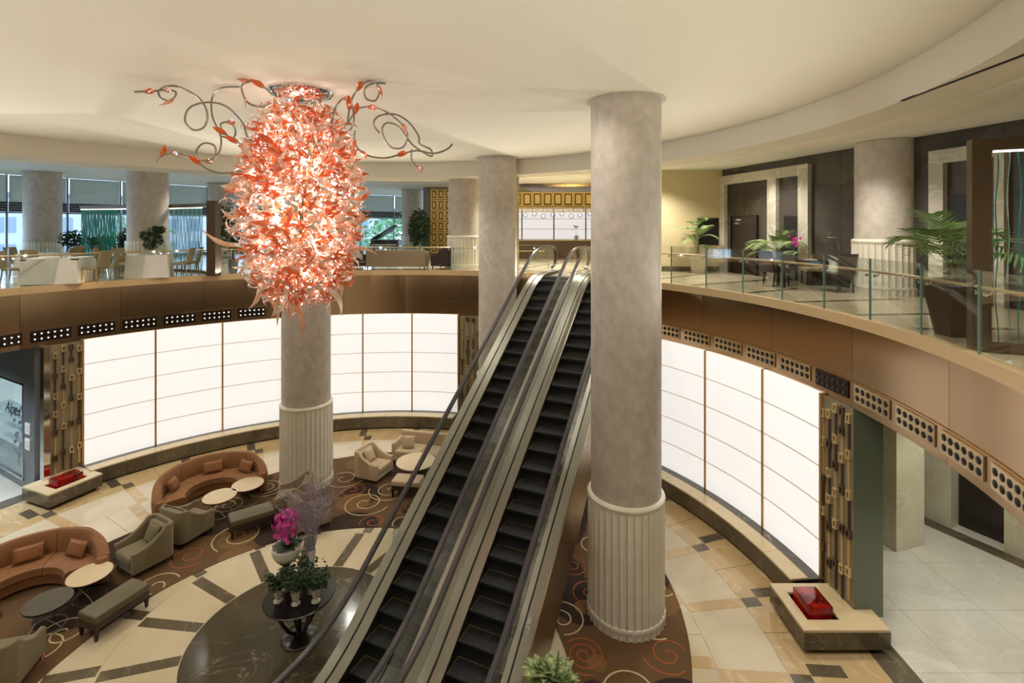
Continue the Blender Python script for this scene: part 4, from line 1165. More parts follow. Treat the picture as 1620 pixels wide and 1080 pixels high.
T4 = [sc(*p) for p in ((545, 120), (490, 75), (445, 68), (428, 95), (450, 145), (500, 162), (540, 150))]
T5 = [sc(*p) for p in ((440, 310), (400, 285), (360, 255), (350, 225), (385, 220), (405, 250), (395, 280), (350, 270))]
T6 = [sc(*p) for p in ((760, 240), (775, 170), (805, 132), (835, 150), (845, 210), (830, 250))]
T7 = [sc(*p) for p in ((820, 230), (835, 140), (870, 85), (910, 65), (940, 95), (925, 138), (890, 130), (885, 95), (915, 75), (962, 75))]
T8 = [sc(*p) for p in ((820, 230), (860, 170), (920, 165), (980, 190), (1040, 250), (1030, 310), (980, 310), (950, 255), (965, 222), (1010, 235), (1060, 300), (1110, 335), (1135, 345), (1130, 320), (1090, 300), (1085, 270), (1050, 220), (1000, 190), (940, 195), (918, 225), (940, 260))]
T9 = [sc(*p) for p in ((850, 250), (850, 300), (890, 340), (960, 352), (1030, 335), (1080, 325), (1140, 335), (1190, 320), (1210, 300))]
T10 = [sc(*p) for p in ((1060, 320), (1060, 360), (1080, 385), (1102, 392))]
for k, Tn in enumerate((T1, T2, T3, T4, T5, T6, T7, T8, T9, T10)):
    out = tendril(Tn, 8.55 if k in (0, 3, 6) else 9.0 + .2 * sin(k * 2.1), 0, .05)
    for j in (3, 8, 18) if k in (0, 1, 3, 4, 6, 7, 8) else (10,):
        if j + 1 >= len(out): continue
        p_ = out[j]; d = (out[j + 1] - p_).normalized(); y = d.cross(Vector((.2, 1, .1))).normalized(); zx = d.cross(y)
        M = Matrix.Translation(p_) @ Matrix((d, y, zx)).transposed().to_4x4()
        o = obj('tendril_leaf', vm[(0, 'coral_glass')][1], None, ch); o.matrix_local = M @ Matrix.Scale(.8, 4)
for k in range(34):
    h = .06 + .9 * k / 34; az = k * 2.4; R = prof_r(h) * .82
    obj('bulb', MB().ball((cos(az) * R, sin(az) * R, -.25 - h * 3.4), .03, 8, 5), bulb_m, ch)

# ================================================================== FURNITURE (lower)
def cushion(loc, rotz, w_, h_, m_, label, group=None, lean=70, th=.14):
    """upright cushion, facing local +x, bottom centre at loc"""
    t = thing('cushion', label, 'cushion', loc, rotz, group)
    M = Matrix.Translation((0, 0, h_ / 2 * sin(rad(lean)))) @ Matrix.Rotation(rad(lean), 4, 'Y') @ Matrix.Rotation(rad(0), 4, 'Z')
    obj('cover', MB().pillow(h_, w_, th, M), m_, t)
    pts = [M @ Vector((sx * h_ / 2 * .955, sy * w_ / 2 * .955, 0)) for sx, sy in ((-1, -1), (1, -1), (1, 1), (-1, 1), (-1, -1))]
    obj('piping', MB().tube(pts, .006, 5), m_, t)
    return t
def curved_sofa(loc, a0, a1, label):
    t = thing('curved_sofa', label, 'sofa', (loc[0], loc[1], 0), 0, 'copper curved sofas'); t.scale = (.93, .93, 1)
    def arcblock(prof, aa, ab, seg):       # profile closed in (r,z), swept, with height factor
        m = MB(); vs = []; n = len(prof)
        for i in range(seg + 1):
            a = rad(aa + (ab - aa) * i / seg); g = (aa + (ab - aa) * i / seg - a0) / (a1 - a0)
            k = min(1, .62 + 1.6 * min(g, 1 - g)) if True else 1
            k = k if k < 1 else 1
            for r, z in prof:
                zz = z if z < .5 else .5 + (z - .5) * (max(.0, min(1, (min(g, 1 - g) * 5.5))) ** .6 * .85 + .15)
                vs.append((r * cos(a), r * sin(a), zz))
        fs = [(i * n + p_, i * n + (p_ + 1) % n, (i + 1) * n + (p_ + 1) % n, (i + 1) * n + p_)[::-1] for i in range(seg) for p_ in range(n)]
        fs += [tuple(range(n))[::-1][::-1], tuple(range(seg * n, seg * n + n))[::-1]]
        return m.add(vs, fs)
    back = [(1.22, .06), (1.42, .06), (1.46, .45), (1.44, .82), (1.38, .90), (1.30, .90), (1.23, .82), (1.20, .46)]
    base = [(.72, .08), (1.23, .08), (1.23, .30), (.70, .30)]
    seat = [(.66, .30), (1.22, .30), (1.21, .46), (1.1, .475), (.74, .47), (.67, .44)]
    th_ = (a1 - a0) / 3
    for i in range(3):
        aa, ab = a0 + th_ * i + .25, a0 + th_ * (i + 1) - .25
        obj('backrest', arcblock(back, aa, ab, 12), copper_f, t)
        obj('seat_cushion', arcblock(seat, aa + .2, ab - .2, 10), copper_f, t)
    obj('seat_base', arcblock(base, a0 + 1, a1 - 1, 30), copper_f, t)
    # rounded arm ends
    for a in (a0, a1):
        obj('arm_end', MB().lathe([(0, .06), (.13, .06), (.14, .5), (.10, .56), (0, .575)], 14, 1.31 * cos(rad(a)), 1.31 * sin(rad(a)), 0), copper_f, t)
    for i in range(5):
        a = rad(a0 + 6 + (a1 - a0 - 12) * i / 4)
        obj('foot', MB().box(-.02, .02, -.02, .02, 0, .08).xf(Matrix.Translation((1.0 * cos(a), 1.0 * sin(a), 0))), black, t)
    return t
SAx, SAy = -8.06, 13.62
curved_sofa((SAx, SAy), 34, 226, 'copper curved sofa below the left glowing wall, behind two cream tables')
SBx, SBy = -9.55, 9.85
curved_sofa((SBx, SBy), 40, 236, 'copper curved sofa at the lower left corner of the photo')
def sofa_cushion(cx, cy, a, label, w_=.52):
    r = .98; cushion((cx + r * cos(rad(a)), cy + r * sin(rad(a)), .475), rad(a + 180), w_, .34, cush_f, label, 'copper cushions on the curved sofas', 66, .15)
sofa_cushion(SAx, SAy, 65, 'copper cushion on the right part of the middle curved sofa')
sofa_cushion(SAx, SAy, 120, 'copper cushion on the centre of the middle curved sofa')
sofa_cushion(SAx, SAy, 188, 'copper cushion on the left end of the middle curved sofa', .42)
sofa_cushion(SBx, SBy, 75, 'copper cushion on the right part of the corner curved sofa')
sofa_cushion(SBx, SBy, 128, 'copper cushion on the left part of the corner curved sofa')

def round_table(loc, r, h, top_m, label, rot=0, group='round side tables by the curved sofas'):
    t = thing('round_table', label, 'table', (loc[0], loc[1], 0), rot, group)
    obj('tabletop', MB().lathe([(0, h - .022), (r - .01, h - .022), (r, h - .012), (r - .004, h), (0, h)], 40), top_m, t)
    obj('rim', MB().lathe([(r - .03, h - .045), (r - .01, h - .045), (r - .01, h - .023), (r - .03, h - .023)], 40), black, t)
    for k in range(3):
        a = 2 * pi * k / 3; b = a + 1.5
        p0 = Vector((cos(a) * r * .82, sin(a) * r * .82, h - .04)); p1 = Vector((cos(b) * r * .72, sin(b) * r * .72, .012))
        mid = (p0 + p1) * .5 * .55; mid.z = h * .45
        pts = [p0.lerp(mid, i / 5).lerp(mid.lerp(p1, i / 5), i / 5) for i in range(6)]
        obj('leg', MB().tube(pts, .009, 6), steel, t)
    obj('floor_ring', MB().tube([(cos(2 * pi * i / 24) * r * .72, sin(2 * pi * i / 24) * r * .72, .012) for i in range(25)], .009, 6), steel, t)
    return t
def pt(px, py, z): return G(px, py, z)
round_table(pt(347.5, 784, .48), .40, .48, tabletop_m, 'round cream side table in front of the middle curved sofa, left one of the pair')
round_table(pt(392, 765, .48), .40, .48, tabletop_m, 'round cream side table at the right end of the middle curved sofa', 1)
round_table(pt(76, 950, .48), .375, .48, slate_top, 'round dark grey side table in front of the corner curved sofa', .5)
round_table(pt(142, 907, .48), .38, .48, tabletop_m, 'round cream side table beside the armchair and corner curved sofa', 2)

def ottoman(loc, rot, L_, W_, label, top=leather_top, body=leather):
    t = thing('bench_ottoman', label, 'ottoman', (loc[0], loc[1], 0), rot, 'leather bench ottomans')
    obj('seat_pad', MB().rbox(-L_ / 2, L_ / 2, -W_ / 2, W_ / 2, .34, .46, .035), top, t)
    obj('seat_frame', MB().rbox(-L_ / 2 + .01, L_ / 2 - .01, -W_ / 2 + .01, W_ / 2 - .01, .20, .345, .01, 1), body, t)
    for sx in (-1, 1):
        for sy in (-1, 1):
            x, y = sx * (L_ / 2 - .045), sy * (W_ / 2 - .045)
            vs = [(x + a * .018, y + b * .018, 0) for a, b in ((-1, -1), (1, -1), (1, 1), (-1, 1))] + [(x + a * .035, y + b * .035, .21) for a, b in ((-1, -1), (1, -1), (1, 1), (-1, 1))]
            obj('leg', MB().add(vs, [(3, 2, 1, 0), (4, 5, 6, 7), (0, 1, 5, 4), (1, 2, 6, 5), (2, 3, 7, 6), (3, 0, 4, 7)]), black, t)
    return t
ottoman((-7.55, 9.62), rad(70), .98, .50, 'dark leather bench ottoman in front of the corner curved sofa tables')
ottoman((-6.45, 12.52), rad(36), .98, .50, 'dark leather bench ottoman left of the pink orchid')
ottoman(G(645, 756, .45), rad(-8), .80, .50, 'dark leather ottoman with pale seat beside the cream round table', cream_f)

def armchair(loc, rot, m_, label, group, w_=.84, d_=.88, pillow=True, plab=None):
    """faces +x; swept arms that rise to the back"""
    t = thing('armchair', label, 'armchair', (loc[0], loc[1], 0), rot, group)
    hw = w_ / 2; hd = d_ / 2
    # outer shell as a continuous U: path round left arm, back, right arm
    path = []
    n = 7
    for i in range(n + 1): path.append((hd - .02 - (d_ - .22) * i / n, hw, i / n))
    for k in range(1, 6):
        a = rad(90 + 90 * k / 6); path.append((-hd + .18 + .18 * cos(a), hw - .18 + .18 * sin(a), 1 + k / 20))
    for k in range(1, 6): path.append((-hd, (hw - .18) * (1 - 2 * k / 6), 1.3))
    for k in range(0, 6):
        a = rad(180 + 90 * k / 6); path.append((-hd + .18 + .18 * cos(a), -hw + .18 + .18 * sin(a), 1.25 - k / 20))
    for i in range(n, -1, -1): path.append((hd - .02 - (d_ - .22) * i / n, -hw, i / n))
    def ht(q):
        if q <= 1: return .56 + .30 * (q ** 2.2)
        return .86
    vs = []; fs = []; th = .10
    for i, (x, y, q) in enumerate(path):
        a = Vector(path[max(i - 1, 0)][:2]); b = Vector(path[min(i + 1, len(path) - 1)][:2]); d = (b - a).normalized(); nn = Vector((d.y, -d.x)) * -1
        inn = Vector((-d.y, d.x))
        h = ht(q)
        o = Vector((x, y)); ii = o + inn * th
        vs += [(o.x, o.y, .14), (o.x + inn.x * -.004, o.y + inn.y * -.004, h - .03), (o.x + inn.x * .02, o.y + inn.y * .02, h), (ii.x - inn.x * .02, ii.y - inn.y * .02, h), (ii.x, ii.y, h - .03), (ii.x, ii.y, .14)]
    for i in range(len(path) - 1):
        for p_ in range(6):
            q_ = (p_ + 1) % 6; fs.append((i * 6 + p_, i * 6 + q_, i * 6 + 6 + q_, i * 6 + 6 + p_))
    fs += [(5, 4, 3, 2, 1, 0), tuple((len(path) - 1) * 6 + k for k in range(6))]
    obj('shell', MB().add(vs, fs), m_, t)
    obj('seat_base', MB().rbox(-hd + .08, hd - .02, -hw + .08, hw - .08, .14, .31, .02, 2), m_, t)
    obj('seat_cushion', MB().rbox(-hd + .20, hd + .01, -hw + .10, hw - .10, .31, .455, .05), m_, t)
    obj('back_cushion', MB().rbox(-hd + .09, -hd + .23, -hw + .11, hw - .11, .40, .80, .05), m_, t)
    for sx in (-1, 1):
        for sy in (-1, 1): obj('leg', MB().tube([(sx * (hd - .08), sy * (hw - .07), .15), (sx * (hd - .06), sy * (hw - .06), 0)], [.024, .014], 6), black, t)
    if pillow:
        M = Matrix.Translation((loc[0], loc[1], 0)) @ Matrix.Rotation(rot, 4, 'Z')
        cushion(tuple(M @ Vector((-hd + .31, .02, .46))), rot, .44, .40, m_, plab, 'cushions on the armchairs', 66, .12)
    return t
armchair((-8.14, 11.22), face(-.49, -.87), olive_f, 'olive armchair facing the corner curved sofa, seen from its side', 'olive armchairs', plab='olive cushion standing in the nearer olive armchair')
armchair((-7.86, 12.2), face(.36, .93), olive_f, 'olive armchair behind the other, facing the middle curved sofa', 'olive armchairs', plab='olive cushion in the olive armchair facing away')
armchair((-8.40, 8.28), face(-.25, .95), olive_f, 'olive armchair cut off by the lower left photo corner', 'olive armchairs', pillow=False)
armchair((-5.75, 13.35), face(-.93, -.2), taupe_f, 'brown armchair before the fluted column, behind the lilac twigs', 'brown armchairs', pillow=False)
armchair((-5.1, 12.7), face(.6, .5), taupe_f, 'brown armchair hidden behind the lilac twigs, nearer the flower table', 'brown armchairs', pillow=False)
armchair((-4.16, 15.15), face(.93, -.36), cream_f, 'cream armchair left of the cream round table', 'cream lounge seats', plab='cream cushion on the cream armchair')
def straight_sofa(loc, rot, L_, m_, label, group=None, loc_z=0, hb=.82, ha=.66, name='sofa'):
    t = thing(name, label, 'sofa', (loc[0], loc[1], loc_z), rot, group)
    D = .82; h = L_ / 2
    obj('seat_base', MB().rbox(-D / 2, D / 2, -h, h, .14, .30, .02, 2), m_, t)
    obj('backrest', MB().rbox(-D / 2, -D / 2 + .14, -h, h, .28, hb, .05), m_, t)
    for sy in (-1, 1):
        obj('arm', MB().rbox(-D / 2 + .02, D / 2 - .02, min(sy * h, sy * (h - .11)), max(sy * h, sy * (h - .11)), .28, ha, .04), m_, t)
        obj('seat_cushion', MB().rbox(-D / 2 + .15, D / 2 + .01, min(0.004 * sy, sy * (h - .115)), max(.004 * sy, sy * (h - .115)), .30, .45, .05), m_, t)
        for sx in (-1, 1): obj('leg', MB().tube([(sx * (D / 2 - .06), sy * (h - .06), .15), (sx * (D / 2 - .06), sy * (h - .06), 0)], [.026, .018], 6), black, t)
    return t
straight_sofa((-2.78, 16.15), face(-.22, -.97), 1.95, cream_f, 'cream two seat sofa behind the cream round table', 'cream lounge seats')
cushion((-3.30, 16.13, .46), face(-.05, -1), .42, .40, cream_f, 'cream square cushion at the left end of the cream sofa', 'cushions on the cream seats', 68)
tb = thing('round_table', 'large round cream table with dark base between cream seats', 'table', G(658, 729, .55) + (0,), 0)
obj('tabletop', MB().lathe([(0, .51), (.56, .51), (.58, .53), (.575, .55), (0, .55)], 48), tabletop_m, tb)
obj('drum_base', MB().lathe([(.26, 0), (.28, .02), (.12, .10), (.10, .40), (.40, .51)], 32), wood_dk, tb)

# ---- centre table with flowers
TX, TY, TZ = -3.87, 9.22, .80
ct = thing('centre_table', 'large dark round pedestal table carrying flower pots on the marble disc', 'table', (TX, TY, 0))
obj('tabletop', MB().lathe([(0, .755), (.58, .755), (.61, .77), (.615, .785), (.60, .80), (0, .80)], 56), wood_dk, ct)
obj('base_disc', MB().lathe([(.31, 0), (.32, .03), (.30, .05), (.10, .07), (.08, .12), (0, .12)], 40), wood_dk, ct)
for k in range(4):
    a = pi / 4 + k * pi / 2
    pts = [(cos(a) * r_, sin(a) * r_, z_) for r_, z_ in ((.40, .755), (.385, .62), (.32, .42), (.20, .22), (.06, .09))]
    obj('curved_leg', MB().tube(pts, [.035, .034, .034, .034, .03], 8), wood_dk, ct)
obj('centre_post', MB().tube([(0, 0, .1), (0, 0, .76)], .03, 10), wood_dk, ct)
def leaves(mb, base, n, L_, wd, rnd, up=.6, droop=.3, spread=1.0, seg=4, v=.25):
    for i in range(n):
        az = rnd.uniform(0, 2 * pi); el = rnd.uniform(up * .3, up) * pi / 2; l = L_ * rnd.uniform(.7, 1.15)
        d = Vector((cos(az) * cos(el), sin(az) * cos(el), sin(el))); side = Vector((-sin(az), cos(az), 0)); vs = []
        for k in range(seg + 1):
            t = k / seg; c = Vector(base) + d * l * t - Vector((0, 0, droop * l * t * t)); w_ = wd * sin(pi * (t * .9 + .06)) * .5
            nn = side.cross(d).normalized()
            vs += [c - side * w_ + nn * w_ * v, c, c + side * w_ + nn * w_ * v]
        fs = []
        for k in range(seg):
            b = 3 * k; fs += [(b, b + 1, b + 4, b + 3), (b + 1, b + 2, b + 5, b + 4)]
        mb.add(vs, fs)
    return mb
def small_leaf(mb, p, d, size, rnd):
    d = Vector(d).normalized(); s_ = d.cross(Vector((rnd.gauss(0, 1), rnd.gauss(0, 1), rnd.gauss(0, 1)))).normalized() * size * .42; u_ = s_.cross(d).normalized() * size * .12
    mb.add([p, p + d * size * .45 + s_ + u_, p + d * size, p + d * size * .45 - s_ + u_, p + d * size * .45 - u_], [(0, 1, 4), (1, 2, 4), (2, 3, 4), (3, 0, 4)])
rf = random.Random(3)
def urn_plant(px, py, label, hgt=.42, R=.20):
    x, y = G(px, py, TZ)
    t = thing('ivy_urn', label, 'plant', (x, y, TZ), 0, 'ivy urns on the flower table')
    obj('urn', MB().lathe([(.0, 0), (.075, 0), (.08, .015), (.055, .035), (.03, .05), (.032, .07), (.06, .09), (.066, .14), (.072, .20), (.078, .22), (.066, .22), (.06, .19), (0, .19)], 20), urn_m, t)
    st = MB(); lf = MB()
    for i in range(16):
        az = rf.uniform(0, 2 * pi); rr_ = R * rf.uniform(.35, 1.0); top = .22 + hgt * rf.uniform(.3, .95)
        p0 = Vector((0, 0, .2)); p1 = Vector((cos(az) * rr_ * .6, sin(az) * rr_ * .6, top)); p2 = Vector((cos(az) * rr_ * 1.15, sin(az) * rr_ * 1.15, top - .10 * rf.random()))
        pts = [p0.lerp(p1, i_ / 4).lerp(p1.lerp(p2, i_ / 4), i_ / 4) for i_ in range(5)]
        st.tube(pts, .003, 4, False)
        for q in pts[1:]:
            for _ in range(3): small_leaf(lf, q + Vector((rf.gauss(0, .02), rf.gauss(0, .02), rf.gauss(0, .03))), (rf.gauss(0, 1), rf.gauss(0, 1), rf.gauss(-.2, .6)), rf.uniform(.055, .095), rf)
    obj('stems', st, leaf_m, t)['kind'] = 'stuff'
    obj('ivy_leaves', lf, leaf_dk, t)['kind'] = 'stuff'
    return t
urn_plant(440, 951, 'ivy in a white footed urn at the front left of the flower table')
urn_plant(468, 955, 'ivy in a white footed urn at the front centre of the flower table')
urn_plant(500, 951, 'ivy in a white footed urn at the front right of the flower table')
def cyl_pot_plant(px, py, label, m_=white_cer):
    x, y = G(px, py, TZ); t = thing('ivy_pot', label, 'plant', (x, y, TZ), 0, 'ivy urns on the flower table')
    obj('pot', MB().lathe([(0, 0), (.05, 0), (.055, .01), (.058, .22), (.05, .22), (.046, .2), (0, .2)], 18), m_, t)
    lf = MB()
    for i in range(110): small_leaf(lf, Vector((rf.gauss(0, .08), rf.gauss(0, .08), .34 + rf.gauss(0, .10))), (rf.gauss(0, 1), rf.gauss(0, 1), rf.gauss(0, .6)), rf.uniform(.05, .09), rf)
    obj('stems', MB().tube([(0, 0, .18), (.01, 0, .4)], .006, 5), leaf_m, t)
    obj('ivy_leaves', lf, leaf_dk, t)['kind'] = 'stuff'
cyl_pot_plant(454, 934, 'ivy in a plain white cylinder pot at the back left of the flower table')
cyl_pot_plant(492, 938, 'ivy in a plain white cylinder pot at the back right of the flower table')
cyl_pot_plant(483, 920, 'ivy in a pinkish pot at the rear of the flower table', mat('blush_pot', srgb(206, 170, 150), .5))
# orchid bowl
ox, oy = -4.17, 9.38
t = thing('orchid_bowl', 'tall white bowl vase filled with magenta orchids on the dark table', 'plant', (ox, oy, TZ))
obj('bowl', MB().lathe([(0, 0), (.10, 0), (.11, .015), (.06, .05), (.05, .40), (.10, .50), (.20, .56), (.255, .66), (.27, .78), (.255, .78), (.24, .72), (0, .70)], 36), white_cer, t)
lf = leaves(MB(), (0, 0, .74), 26, .34, .10, rf, .8, .35)
obj('leaves', lf, leaf_dk, t)
stm = MB(); fl = MB()
for i in range(13):
    az = rf.uniform(0, 2 * pi); r0_ = rf.uniform(.02, .12); r1_ = rf.uniform(.05, .24)
    p0 = Vector((cos(az) * r0_, sin(az) * r0_, .72)); p1 = Vector((cos(az) * r1_ * .6, sin(az) * r1_ * .6, 1.25 + rf.random() * .2)); p2 = Vector((cos(az) * r1_ * 1.2, sin(az) * r1_ * 1.2, 1.15 + .2 * rf.random()))
    pts = [p0.lerp(p1, i_ / 6).lerp(p1.lerp(p2, i_ / 6), i_ / 6) for i_ in range(7)]
    stm.tube(pts, .004, 4, False)
for i in range(130):
    d = Vector((rf.gauss(0, 1), rf.gauss(0, 1), rf.gauss(0, 1))).normalized(); c = Vector((0, 0, 1.24)) + Vector((d.x * .27, d.y * .27, d.z * .23)) * rf.uniform(.6, 1)
    a = d.orthogonal().normalized(); b = d.cross(a)
    for k in range(5):
        q = a * cos(k * 1.257) + b * sin(k * 1.257); q2 = a * cos(k * 1.257 + .6) + b * sin(k * 1.257 + .6); q3 = a * cos(k * 1.257 - .6) + b * sin(k * 1.257 - .6)
        fl.add([c, c + q3 * .03 + d * .006, c + q * .052 + d * .012, c + q2 * .03 + d * .006], [(0, 1, 2), (0, 2, 3)])
for z_, r_ in ((1.02, .07),): 
    for i in range(14):
        c = Vector((rf.gauss(0, r_), rf.gauss(0, r_) - .1, 1.0 + rf.gauss(0, .04))); d = Vector((rf.gauss(0, .5), -1, .3)).normalized(); a = d.orthogonal().normalized(); b = d.cross(a)
        for k in range(5):
            q = a * cos(k * 1.257) + b * sin(k * 1.257); q2 = a * cos(k * 1.257 + .6) + b * sin(k * 1.257 + .6); q3 = a * cos(k * 1.257 - .6) + b * sin(k * 1.257 - .6)
            fl.add([c, c + q3 * .03, c + q * .05, c + q2 * .03], [(0, 1, 2), (0, 2, 3)])
obj('flower_stems', stm, leaf_m, t)['kind'] = 'stuff'
obj('orchid_blooms', fl, magenta, t)['kind'] = 'stuff'
# twig vase
tx, ty = -3.72, 9.40
t = thing('twig_vase', 'slim white vase of tall lilac painted twigs on the dark table', 'vase', (tx, ty, TZ))
obj('vase', MB().lathe([(0, 0), (.08, 0), (.075, .02), (.045, .10), (.045, .45), (.075, .68), (.078, .70), (.068, .70), (.04, .5), (0, .45)], 20), white_cer, t)
tw = MB()
def branch(p, d, L_, r, depth):
    pts = [p]; q = p.copy(); dd = d.copy(); n = 4
    for i in range(n):
        dd = (dd + Vector((rf.gauss(0, .10), rf.gauss(0, .10), rf.gauss(0, .06)))).normalized(); q = q + dd * L_ / n; pts.append(q.copy())
    tw.tube(pts, [r * 1.5 * (1 - .45 * i / n) for i in range(n + 1)], 3, False)
    if depth > 0:
        for k in range(4 if depth > 1 else 4):
            b = pts[rf.randint(1, n)]; nd = (dd + Vector((rf.gauss(0, .75), rf.gauss(0, .75), rf.gauss(0, .5)))).normalized()
            branch(b, nd, L_ * rf.uniform(.35, .6), r * .6, depth - 1)
for i in range(26):
    az = rf.uniform(0, 2 * pi); sp_ = rf.uniform(.05, .42)
    d = Vector((cos(az) * sp_, sin(az) * sp_, 1)).normalized()
    b0_ = Vector((cos(az) * .04, sin(az) * .04, .6)); branch(b0_, Vector((cos(az) * sp_ * .3, sin(az) * sp_ * .3, 1)).normalized(), .42, .006, 0)
    branch(b0_ + Vector((cos(az) * sp_ * .14, sin(az) * sp_ * .14, .40)), d, .75, .005, 2)
obj('twigs', tw, twig_m, t)['kind'] = 'stuff'

# plant beside the escalator foot
t = thing('variegated_plant', 'leafy variegated plant in a dark pot right of the escalator foot', 'plant', (.56, 7.3, 0))
obj('pot', MB().lathe([(0, 0), (.16, 0), (.17, .02), (.24, .55), (.25, .58), (.22, .58), (.2, .5), (0, .5)], 28), pot_bronze, t)
for k in range(5):
    obj('leaf_whorl', leaves(MB(), (rf.gauss(0, .04), rf.gauss(0, .04), .66 + .08 * k), 30, .56 - .04 * k, .12, rf, .35 + .13 * k, .42, seg=5), leaf_pl, t)
obj('stem', MB().tube([(0, 0, .5), (0, 0, .95)], .02, 6), leaf_m, t)
obj('top_shoot', leaves(MB(), (.06, 0, 1.0), 8, .40, .07, rf, 1.0, .1, seg=4), leaf_pl, t)

# ================================================================== UPPER LEVEL FURNISHINGS
def palm(loc, z0, label, pot_h=.72, pot_r=(.17, .26), H=1.5, nf=12, L_=.95, pm_=pot_m, seed=1, lm=leaf_lt, sq=True, dm=1):
    rnd = random.Random(seed)
    t = thing('potted_palm', label, 'plant', (loc[0], loc[1], z0), 0)
    r0_, r1_ = pot_r
    if sq:
        vs = [(a * r0_, b * r0_, 0) for a, b in ((-1, -1), (1, -1), (1, 1), (-1, 1))] + [(a * r1_, b * r1_, pot_h) for a, b in ((-1, -1), (1, -1), (1, 1), (-1, 1))] + [(a * (r1_ - .03), b * (r1_ - .03), pot_h) for a, b in ((-1, -1), (1, -1), (1, 1), (-1, 1))] + [(a * (r1_ - .04), b * (r1_ - .04), pot_h - .06) for a, b in ((-1, -1), (1, -1), (1, 1), (-1, 1))]
        fs = [(3, 2, 1, 0)] + [(i, (i + 1) % 4, 4 + (i + 1) % 4, 4 + i) for i in range(4)] + [(4 + i, 4 + (i + 1) % 4, 8 + (i + 1) % 4, 8 + i) for i in range(4)] + [(8 + i, 8 + (i + 1) % 4, 12 + (i + 1) % 4, 12 + i) for i in range(4)] + [(12, 13, 14, 15)]
        obj('pot', MB().add(vs, fs), pm_, t)
    else:
        obj('pot', MB().lathe([(0, 0), (r0_, 0), (r1_, pot_h), (r1_ - .03, pot_h), (r1_ - .04, pot_h - .06), (0, pot_h - .06)], 28), pm_, t)
    obj('trunk', MB().tube([(0, 0, pot_h - .08), (.02, 0, pot_h + .25 * dm)], .035, 6), trunk_m, t)
    for i in range(nf):
        az = 2 * pi * i / nf * 1.9 + rnd.uniform(-.3, .3); el = rnd.uniform(.5, 1.35); l = L_ * rnd.uniform(.75, 1.1)
        d = Vector((cos(az) * cos(el), sin(az) * cos(el), sin(el))); base = Vector((0, 0, pot_h + .1 + (i / nf) * .3 * dm))
        pts = [base + d * l * k / 8 - Vector((0, 0, .55 * l * (k / 8) ** 2.2)) for k in range(9)]
        mb = MB().tube(pts, [.009 * (1 - k / 10) for k in range(9)], 4, False)
        side = Vector((-sin(az), cos(az), 0))
        for k in range(2, 9):
            for sg in (-1, 1):
                for half in (0, .5):
                    kk = min(k + half, 8); p_ = pts[int(kk)].lerp(pts[min(int(kk) + 1, 8)], kk % 1); dv = (pts[min(k, 8)] - pts[k - 1]).normalized()
                    ll = .30 * L_ * sin(pi * (kk / 9.5)) + .06; q = p_ + (side * sg * .85 + dv * .6 - Vector((0, 0, .25))).normalized() * ll
                    w_ = dv * .016
                    mb.add([p_ - w_, p_ + w_, q.lerp(p_, .5) + w_ * 1.1, q, q.lerp(p_, .5) - w_ * 1.1], [(0, 1, 2, 3, 4)])
        obj('frond', mb, lm, t)
    return t
palm(G(1104, 432, F), F, 'potted palm in a pale stone pot before the beige gallery wall', seed=4, L_=1.0, H=1.5, nf=13, dm=3)
palm((8.12, 15.5), F, 'broad potted palm behind the reading desk on the gallery', pot_h=.6, seed=9, L_=1.15, nf=16, dm=1.6)
palm((6.72, 7.72), F, 'large palm in a tall tapering bronze planter near the right photo edge', pot_h=.86, pot_r=(.15, .27), seed=12, L_=1.45, nf=13, pm_=pot_bronze, lm=leaf_m, dm=1)
# right teal strand screen
sx0, sy0 = 6.24, 6.74
t = thing('strand_screen', 'dark bronze framed screen with hanging wavy green glass strands at right edge', 'screen', (sx0, sy0, F), rad(-24))
obj('frame_post', MB().box(-.11, .09, -.08, .10, 0, 2.82), bronze_dk, t)
obj('frame_post', MB().box(1.75, 2.0, -.08, .10, 0, 2.82), bronze_dk, t)
obj('frame_top', MB().box(.09, 1.75, -.08, .10, 2.66, 2.82), bronze_dk, t)
obj('frame_bottom', MB().box(.09, 1.75, -.08, .10, 0, .12), bronze_dk, t)
obj('light_strip', MB().box(.14, 1.73, -.03, .03, 2.64, 2.66), lamp_on, t)
for i in range(14):
    x_ = .17 + .115 * i; ph = rf.random() * 6
    pts = [(x_ + .018 * sin(ph + z_ * 5.2), .02 * cos(ph + z_ * 4), .13 + z_) for z_ in [2.5 * j / 22 for j in range(23)]]
    obj('glass_strand', MB().tube(pts, .008, 5), teal if i % 2 == 0 else teal_clear, t)
# left curved teal screens
t = thing('strand_screen', 'long curved teal glass strand screen dividing the restaurant', 'screen', (0, 0, F))
scr = [Vector(G(336, 436, F)), Vector(G(320, 431, F)), Vector(G(272, 428, F)), Vector(G(190, 426, F)), Vector(G(128, 424, F))]
fine = []
for a_, b_ in zip(scr[1:-1], scr[2:]):
    for k in range(40): fine.append(a_.lerp(b_, k / 40))
m = MB()
for a_, b_ in zip(scr[:-1], scr[1:]):
    m.obox(a_, b_, .12, 2.38, 2.52); m.obox(a_, b_, .12, 0, .08)
obj('screen_rails', m, bronze_dk, t)
e_ = scr[0]; e2 = e_ + Vector((.28, -.15))
obj('end_post', MB().obox((e_.x - .1, e_.y), (e_.x + .20, e_.y), .35, 0, 2.55), bronze_dk, t)
m = MB()
for a_, b_ in zip(scr[1:-1], scr[2:]): m.obox(a_, b_, .03, 2.35, 2.38)
obj('light_strip', m, lamp_on, t)
teal_a = mat('teal_strand', srgb(60, 186, 170), .2, trans=.3); teal_b = mat('pale_strand', srgb(176, 214, 200), .2, trans=.3); teal_c = mat('turquoise_strand', srgb(96, 190, 206), .2, trans=.3)
rf_s = random.Random(2)
